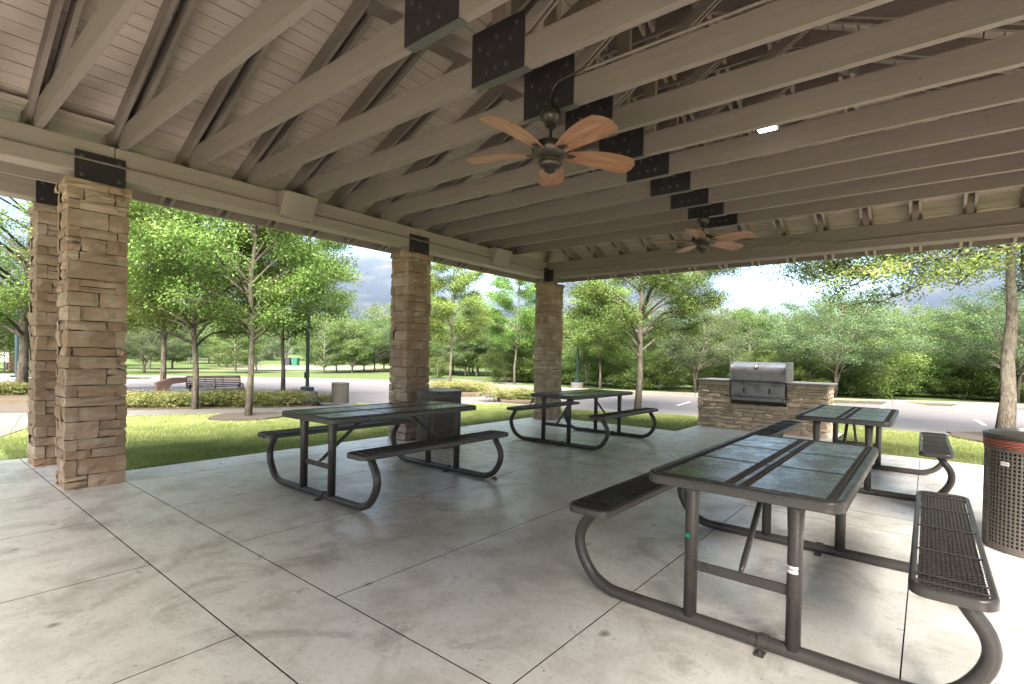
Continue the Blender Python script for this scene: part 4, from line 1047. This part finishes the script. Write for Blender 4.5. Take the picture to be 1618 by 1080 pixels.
def make_tree_meshes(seed, H, z0, R, n_limb, n_sub, n_leaf, size, r0, material, bark, shape='elm', lean=.25, forks=1, spread=.20):
    rs = np.random.RandomState(seed); rg = random.Random(seed)
    wood = MB(); tw = []; wt = []
    def prof(t):     # crown radius at relative height
        if shape in ('elm', 'big'): return math.sin(PI * min(1, .14 + .80 * t)) ** .65 * (1.0 if t < .5 else 1.0 - (t - .5) * .35)
        if shape == 'oak': return math.sqrt(max(.05, 1 - (1.75 * t - .72) ** 2 / 1.15))
        return math.sqrt(max(.05, 1 - (2 * t - .9) ** 2 / 1.25))
    stems = []
    for k in range(forks):
        off = Vector((rg.uniform(-1, 1), rg.uniform(-1, 1), 0)) * (lean if forks == 1 else R * .35)
        top = Vector((off.x, off.y, H * .86)); pts_ = [Vector((0, 0, -.12))]
        for i in range(1, 8):
            t = i / 7; w = Vector((rg.uniform(-1, 1), rg.uniform(-1, 1), 0)) * r0 * .55
            pts_.append(Vector((top.x * t ** 1.4, top.y * t ** 1.4, top.z * t)) + w)
        rad = [r0 * 1.2] + [r0 * (1 - .80 * (i / 7)) * (1.0 if forks == 1 else .7) for i in range(1, 8)]
        wood.tube(pts_, rad, 9); stems.append((pts_, rad))
    def on_stem(st, z):
        p, r = st
        for a, b, ra, rb in zip(p, p[1:], r, r[1:]):
            if a.z <= z <= b.z:
                t = (z - a.z) / max(1e-6, b.z - a.z); return a + (b - a) * t, ra + (rb - ra) * t
        return p[-1], r[-1]
    for k in range(n_limb):
        t = (k + .5) / n_limb; z = z0 + (H - z0) * t
        st = stems[k % forks]
        az = k * 2.39996 + rg.uniform(-.5, .5); rr = R * prof(t) * rg.uniform(.72, 1.10)
        rise = rr * (.10 + .55 * t) * rg.uniform(.6, 1.3)
        zs = max(z0 * .72, z - rise - .25 * rr * (1 - t)); zs = min(zs, H * .80)
        if shape == 'big': zs = min(H * .84, max(3.7, z + .55 - .5 * t * rr * .3))
        p0_, r_s = on_stem(st, zs)
        endp = Vector((math.cos(az) * rr, math.sin(az) * rr, z)); 
        m1 = p0_.lerp(endp, .35) + Vector((rg.uniform(-.1, .1), rg.uniform(-.1, .1), rr * .10 * rg.uniform(.3, 1.4)))
        m2 = p0_.lerp(endp, .70) + Vector((rg.uniform(-.15, .15), rg.uniform(-.15, .15), rr * .08 * rg.uniform(0, 1.4)))
        path = smooth_path([p0_, m1, m2, endp], 3); lr = min(r_s * .6, .015 + rr * .017)
        wood.tube(path, [lr * (1 - .8 * i / (len(path) - 1)) for i in range(len(path))], 5, False)
        nsub = max(3, int(n_sub * (.5 + rr / R)))
        for j in range(nsub):
            s = rg.uniform(.30, 1.0) if j else 1.0
            i = min(len(path) - 2, int(s * (len(path) - 1))); base = path[i].lerp(path[i + 1], .5)
            dirn = (path[i + 1] - path[i]).normalized(); a2 = rg.choice((-1, 1)) * rg.uniform(.25, 1.25)
            dd = Vector((dirn.x * math.cos(a2) - dirn.y * math.sin(a2), dirn.x * math.sin(a2) + dirn.y * math.cos(a2), rg.uniform(-.25, .45)))
            ln = max(.25, rr * rg.uniform(.20, .42)); e = base + dd * ln
            mid = base.lerp(e, .5) + Vector((0, 0, ln * rg.uniform(.0, .18)))
            wood.tube([base, mid, e], [lr * .35, lr * .22, lr * .1], 3, False)
            tw.append((base, mid, e)); wt.append(ln)
    # leaves along the twigs, in flattened sprays
    T = np.array([[tuple(a), tuple(b), tuple(c)] for a, b, c in tw]); wts = np.array(wt); wts = wts / wts.sum()
    which = rs.choice(len(tw), n_leaf, p=wts); s = rs.beta(1.6, 1.0, n_leaf)[:, None]
    A, B, C = T[which, 0], T[which, 1], T[which, 2]
    c = (1 - s) ** 2 * A + 2 * s * (1 - s) * B + s ** 2 * C
    sp = spread * (.75 + .5 * rs.rand(len(tw)))[which][:, None]
    c = c + rs.normal(size=(n_leaf, 3)) * sp * np.array([1, 1, .55])
    twt = rs.normal(.0, .19, len(tw))[which]
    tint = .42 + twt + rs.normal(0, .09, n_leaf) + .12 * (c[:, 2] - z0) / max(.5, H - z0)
    return leaf_mesh('crown', c, size, rs, tint, .5, material), wood.mesh('trunk', 'all'), bark
def finish(tm):
    cr, tr, bark = tm; tr.materials.append(MT[bark]); return cr, tr
def plant(name, label, cat, meshes, loc, rz=0.0, sc=1.0, group=None, tz=None, wide=1.0):
    t = thing(name, label, cat, loc, rz, group); t.scale = (sc * wide, sc * wide, (tz or sc))
    obj('crown', meshes[0], None, t); obj('trunk' if cat == 'tree' else 'stems', meshes[1], None, t); return t

ELM = [finish(make_tree_meshes(5 + k, 7.6, 2.0, 2.85, 44, 10, (105000, 105000, 125000)[k], .060, (.080, .075, .112)[k], 'elm_leaf', 'bark', 'elm', .3, 1, .19)) for k in range(3)]
ELM_S = [finish(make_tree_meshes(21 + k, 6.0, 1.8, 1.85, 34, 9, 52000, .070, .068, 'elm_leaf', 'bark', 'elm', .2, 1, .17)) for k in range(2)]
BIG = finish(make_tree_meshes(33, 6.3, 2.7, 4.7, 60, 12, 150000, .066, .145, 'elm_leaf', 'bark', 'big', .12, 1, .20))
OAK = [finish(make_tree_meshes(51 + k, 4.6, 1.35, 2.5, 44, 8, 50000, .062, .085, 'oak_leaf', 'bark', 'oak', .2, 2, .17)) for k in range(2)]
WOOD = [finish(make_tree_meshes(71 + k, 6.2, .8, 2.3, 44, 7, 26000, .105, .09, 'wood_leaf', 'pale_bark', 'wood', .4, 1 + k % 2, .24)) for k in range(3)]
BUSH = [finish(make_tree_meshes(91 + k, 2.5, .15, 1.5, 26, 6, 16000, .072, .03, 'bush_leaf', 'pale_bark', 'wood', .3, 3, .18)) for k in range(2)]
SHRUB = [finish(make_tree_meshes(121 + k, .46, .04, .42, 16, 5, 2600, .040, .010, 'shrub_leaf', 'bark', 'wood', .05, 3, .055)) for k in range(2)]

plant('elm_tree', 'leafy elm standing in a mulch ring on the lawn before the shrub bed', 'tree', ELM[0], T_ELM, .6, 1.0, None, None, .80)
plant('elm_tree', 'leafy elm rising from low shrubs beside the park bench', 'tree', ELM[1], G(308, 646), 2.2, .97, None, None, .88)
plant('elm_tree', 'slim elm in the shrub bed between mulched elm and lamp post', 'tree', ELM_S[0], AT(447, 623, 18.2), 1.1, 1.1, None, None, .85)
plant('elm_tree', 'elm standing behind the drinking fountain', 'tree', ELM_S[1], AT(257, 622, 19.6), 4.0, 1.16)
plant('elm_tree', 'tall elm beside the outermost stone column, beyond the mulch bed', 'tree', ELM[2], AT(32, 620, 21.5), 3.3, 1.12)
plant('elm_tree', 'pale-trunked young elm in the shrub island by the lot', 'tree', ELM_S[0], AT(711, 610, 21.8), 5.0, 1.10, None, None, .75)
plant('elm_tree', 'young elm at the mouth of the woodland path', 'tree', ELM_S[1], AT(813, 606, 25.5), 2.0, 1.08, None, None, .80)
plant('elm_tree', 'small elm in front of yellow-green bushes beside the far lamp post', 'tree', ELM_S[0], AT(948, 614, 22.5), .4, .84)
plant('elm_tree', 'sturdy elm on the lawn behind the corner picnic table', 'tree', ELM[2], T_MID, 1.9, .98, None, None, .84)
plant('elm_tree', 'big rough-barked elm with spreading boughs beside the zigzag-bag bin', 'tree', BIG, (T_RIGHT.x, T_RIGHT.y, 0), 0.0, 1.0).scale = (1.0, .58, 1.0)
plant('oak_tree', 'smaller rounded live oak across the lot, near the sturdy lawn elm', 'tree', OAK[0], AT(1098, 617, 22.4), .3, .86)
plant('oak_tree', 'rounded live oak directly behind the grill island countertop', 'tree', OAK[1], AT(1318, 625, 23.0), 1.3, .92, None, None, 1.12)
plant('oak_tree', 'live oak half hidden behind the big rough-barked elm', 'tree', OAK[0], AT(1606, 632, 25.6), 2.6, .95, None, None, 1.1)

rg = random.Random(202)
def kerb_dist(px):
    best = None
    for a, b in (((-160, 592), (205, 595)), ((205, 595), (560, 600)), ((560, 600), (745, 607)), ((745, 607), (960, 618)), ((960, 618), (1330, 632)), ((1330, 632), (1618, 640)), ((1618, 640), (1900, 652))):
        if a[0] <= px <= b[0]: y = a[1] + (b[1] - a[1]) * (px - a[0]) / (b[0] - a[0]); p = G(px, y); return math.hypot(p.x, p.y)
    return 28
# thicket behind the far kerb
for k, px in enumerate(list(range(868, 1760, 34))):
    px += rg.uniform(-10, 10); d = kerb_dist(min(px, 1800)) + rg.uniform(2.2, 4.5)
    p = AT(px, 600, d); plant('bush', 'bright green bush in the thicket edging the lot', 'bush', BUSH[k % 2], (p.x, p.y, 0), rg.uniform(0, 6), rg.uniform(.62, 1.02), 'bushes edging the lot')
for k, px in enumerate(list(range(850, 1800, 36))):
    px += rg.uniform(-14, 14); d = kerb_dist(min(px, 1800)) + rg.uniform(6, 10)
    p = AT(px, 600, d); plant('woodland_tree', 'dense green tree standing close behind the thicket of bushes', 'tree', WOOD[k % 3], (p.x, p.y, 0), rg.uniform(0, 6), rg.uniform(.56, .78), 'woodland trees behind the thicket')
for k, px in enumerate(list(range(700, 1850, 46))):
    px += rg.uniform(-14, 14); d = kerb_dist(min(px, 1800)) + rg.uniform(14, 24)
    p = AT(px, 600, d); plant('woodland_tree', 'tree in the second rank of the woods, only its top showing', 'tree', WOOD[k % 3], (p.x, p.y, 0), rg.uniform(0, 6), rg.uniform(.60, .92), 'woodland trees of the second rank')
# bushes at the woodland path
for px, d, s in ((800, 27, .8), (832, 28, 1.0), (850, 26.5, 1.0), (690, 30, .5)):
    p = AT(px, 600, d); plant('bush', 'rounded bush beside the woodland path', 'bush', BUSH[1], (p.x, p.y, 0), rg.uniform(0, 6), s, 'bushes by the woodland path')
for k, px in enumerate(range(668, 868, 22)):
    p = AT(px + rg.uniform(-6, 6), 598, rg.uniform(33, 44)); plant('woodland_tree', 'shady tree in the woods beside the path', 'tree', WOOD[k % 3], (p.x, p.y, 0), rg.uniform(0, 6), rg.uniform(.62, .92), 'woodland trees beside the path')
# scattered trees on the far lawn
for k, (px, d, s) in enumerate(((228, 37, .62), (236, 43, .6), (272, 44, .66), (345, 52, .7), (358, 48, .55), (372, 37, .66), (405, 41, .5), (497, 58, .6), (512, 37, .62), (532, 40, .60), (556, 38, .66), (575, 42, .6), (592, 39, .72), (606, 46, .7), (620, 41, .6), (640, 44, .7), (300, 60, .8), (330, 64, .8), (120, 45, .8), (170, 52, .8), (10, 44, .8), (60, 55, .9), (-30, 38, .9), (672, 36, .7), (735, 34, .62), (755, 40, .7))):
    p = AT(px, 590, d); plant('lawn_tree', 'small pale-trunked tree scattered on the lawn across the lot', 'tree', (OAK[k % 2] if k % 3 == 0 else WOOD[k % 3]), (p.x, p.y, 0), rg.uniform(0, 6), s * (1.12 if k % 3 == 0 else 1.0), 'scattered trees on the far lawn')
# distant tree line
for k, px in enumerate(range(-120, 720, 26)):
    px += rg.uniform(-8, 8); d = rg.uniform(74, 100)
    p = AT(px, 570, d); s = rg.uniform(1.05, 1.5)
    plant('distant_tree', 'full green tree in the distant tree line', 'tree', WOOD[k % 3], (p.x, p.y, 0), rg.uniform(0, 6), s, 'trees of the distant tree line')
# low shrubs in the beds
def shrubs(line, n, jit, label, group, smin=.8, smax=1.15, tz=1.0):
    for k in range(n):
        t = (k + .5) / n * (len(line) - 1); i = min(int(t), len(line) - 2); f = t - i
        x = line[i][0] + (line[i + 1][0] - line[i][0]) * f; y = line[i][1] + (line[i + 1][1] - line[i][1]) * f
        p = G(x, y); p.x += rg.uniform(-jit, jit); p.y += rg.uniform(-jit, jit); s = rg.uniform(smin, smax)
        plant('low_shrub', label, 'shrub', SHRUB[k % 2], (p.x, p.y, 0), rg.uniform(0, 6), s, group, s * tz * .68)
shrubs([(208, 642), (283, 641)], 8, .15, 'low mottled shrub in the bed below the drinking fountain', 'shrubs below the fountain')
shrubs([(208, 634), (250, 633)], 4, .2, 'low mottled shrub in the bed below the drinking fountain', 'shrubs below the fountain', .7, .9)
shrubs([(324, 641), (380, 640), (470, 639)], 15, .16, 'low mottled shrub in the bed below the park bench', 'shrubs below the bench', .9, 1.2)
shrubs([(330, 634), (470, 634)], 11, .3, 'low mottled shrub in the bed below the park bench', 'shrubs below the bench', .8, 1.0)
shrubs([(499, 637), (524, 634)], 3, .1, 'low green shrub between lamp post and aggregate bin', 'shrubs by the lamp post', .6, .75)
shrubs([(0, 624), (36, 623)], 6, .25, 'low green shrub at the foot of the tall outer elm', 'shrubs by the outer elm', .9, 1.1)
shrubs([(694, 617), (762, 617)], 12, .25, 'low yellow-green shrub in the farther lot island', 'shrubs in the farther island', .9, 1.15)
shrubs([(790, 629), (845, 629)], 9, .22, 'low yellow-green shrub in the lot island by the corner column', 'shrubs in the nearer island', .85, 1.1)

# ------------------------------------------------------------------ grass blades on the near lawn
def inside(poly, x, y):
    res_ = np.zeros(len(x), bool); n = len(poly)
    for i in range(n):
        (x0, y0), (x1, y1) = poly[i], poly[(i + 1) % n]
        c = ((y0 > y) != (y1 > y)); 
        with np.errstate(divide='ignore', invalid='ignore'): xi = (x1 - x0) * (y - y0) / (y1 - y0) + x0
        res_ ^= c & (x < xi)
    return res_
def grass(n, box, seed):
    rs = np.random.RandomState(seed); x = rs.uniform(box[0], box[1], n); y = rs.uniform(box[2], box[3], n)
    k = inside(lawn_poly, x, y)
    for c, r in ((T_ELM, .78), (T_RIGHT, .85)): k &= (x - c.x) ** 2 + (y - c.y) ** 2 > r * r
    x, y = x[k], y[k]; n = len(x); x = x + rs.normal(0, .018, n); y = y + rs.normal(0, .018, n)
    patch = .55 * (np.sin(x * 5.1 + 2 * np.sin(y * 3.7)) * np.sin(y * 4.3 + 1.7 * np.sin(x * 2.9)) * .5 + .5) + .45 * (np.sin(x * 1.7 + 1.3 * np.sin(y * 1.1)) * np.sin(y * 1.9 + np.sin(x * .9)) * .5 + .5)
    h = rs.uniform(.025, .06, n) * (.75 + .5 * patch); a = rs.uniform(0, 2 * PI, n); w = rs.uniform(.003, .006, n); ln = rs.uniform(0, .035, n); b = rs.uniform(0, 2 * PI, n)
    v = np.empty((n, 3, 3)); v[:, 0] = np.stack([x - w * np.cos(a), y - w * np.sin(a), np.full(n, -.032)], 1); v[:, 1] = np.stack([x + w * np.cos(a), y + w * np.sin(a), np.full(n, -.032)], 1)
    v[:, 2] = np.stack([x + ln * np.cos(b), y + ln * np.sin(b), h - .03], 1)
    me = bpy.data.meshes.new('grass'); me.vertices.add(n * 3); me.vertices.foreach_set('co', v.reshape(-1).astype(np.float32))
    me.loops.add(n * 3); me.loops.foreach_set('vertex_index', np.arange(n * 3, dtype=np.int32)); me.polygons.add(n); me.polygons.foreach_set('loop_start', (np.arange(n) * 3).astype(np.int32)); me.update(calc_edges=True)
    at_ = me.attributes.new('tint', 'FLOAT', 'FACE'); at_.data.foreach_set('value', np.clip(.42 + rs.normal(0, .17, n) + (.5 - patch) * .5, 0, 1).astype(np.float32))
    me.materials.append(MT['grass_blade']); return me
g1 = obj('grass', grass(330000, (-14, -7.4, 1, 11.5), 1)); g1['kind'] = 'stuff'; tag(g1, 'short mown green grass between slab and sidewalk', 'grass')
g2 = obj('grass', grass(150000, (-7.4, 3.2, 9, 13.5), 2)); g2['kind'] = 'stuff'; tag(g2, 'short mown green grass around the grill island', 'grass')
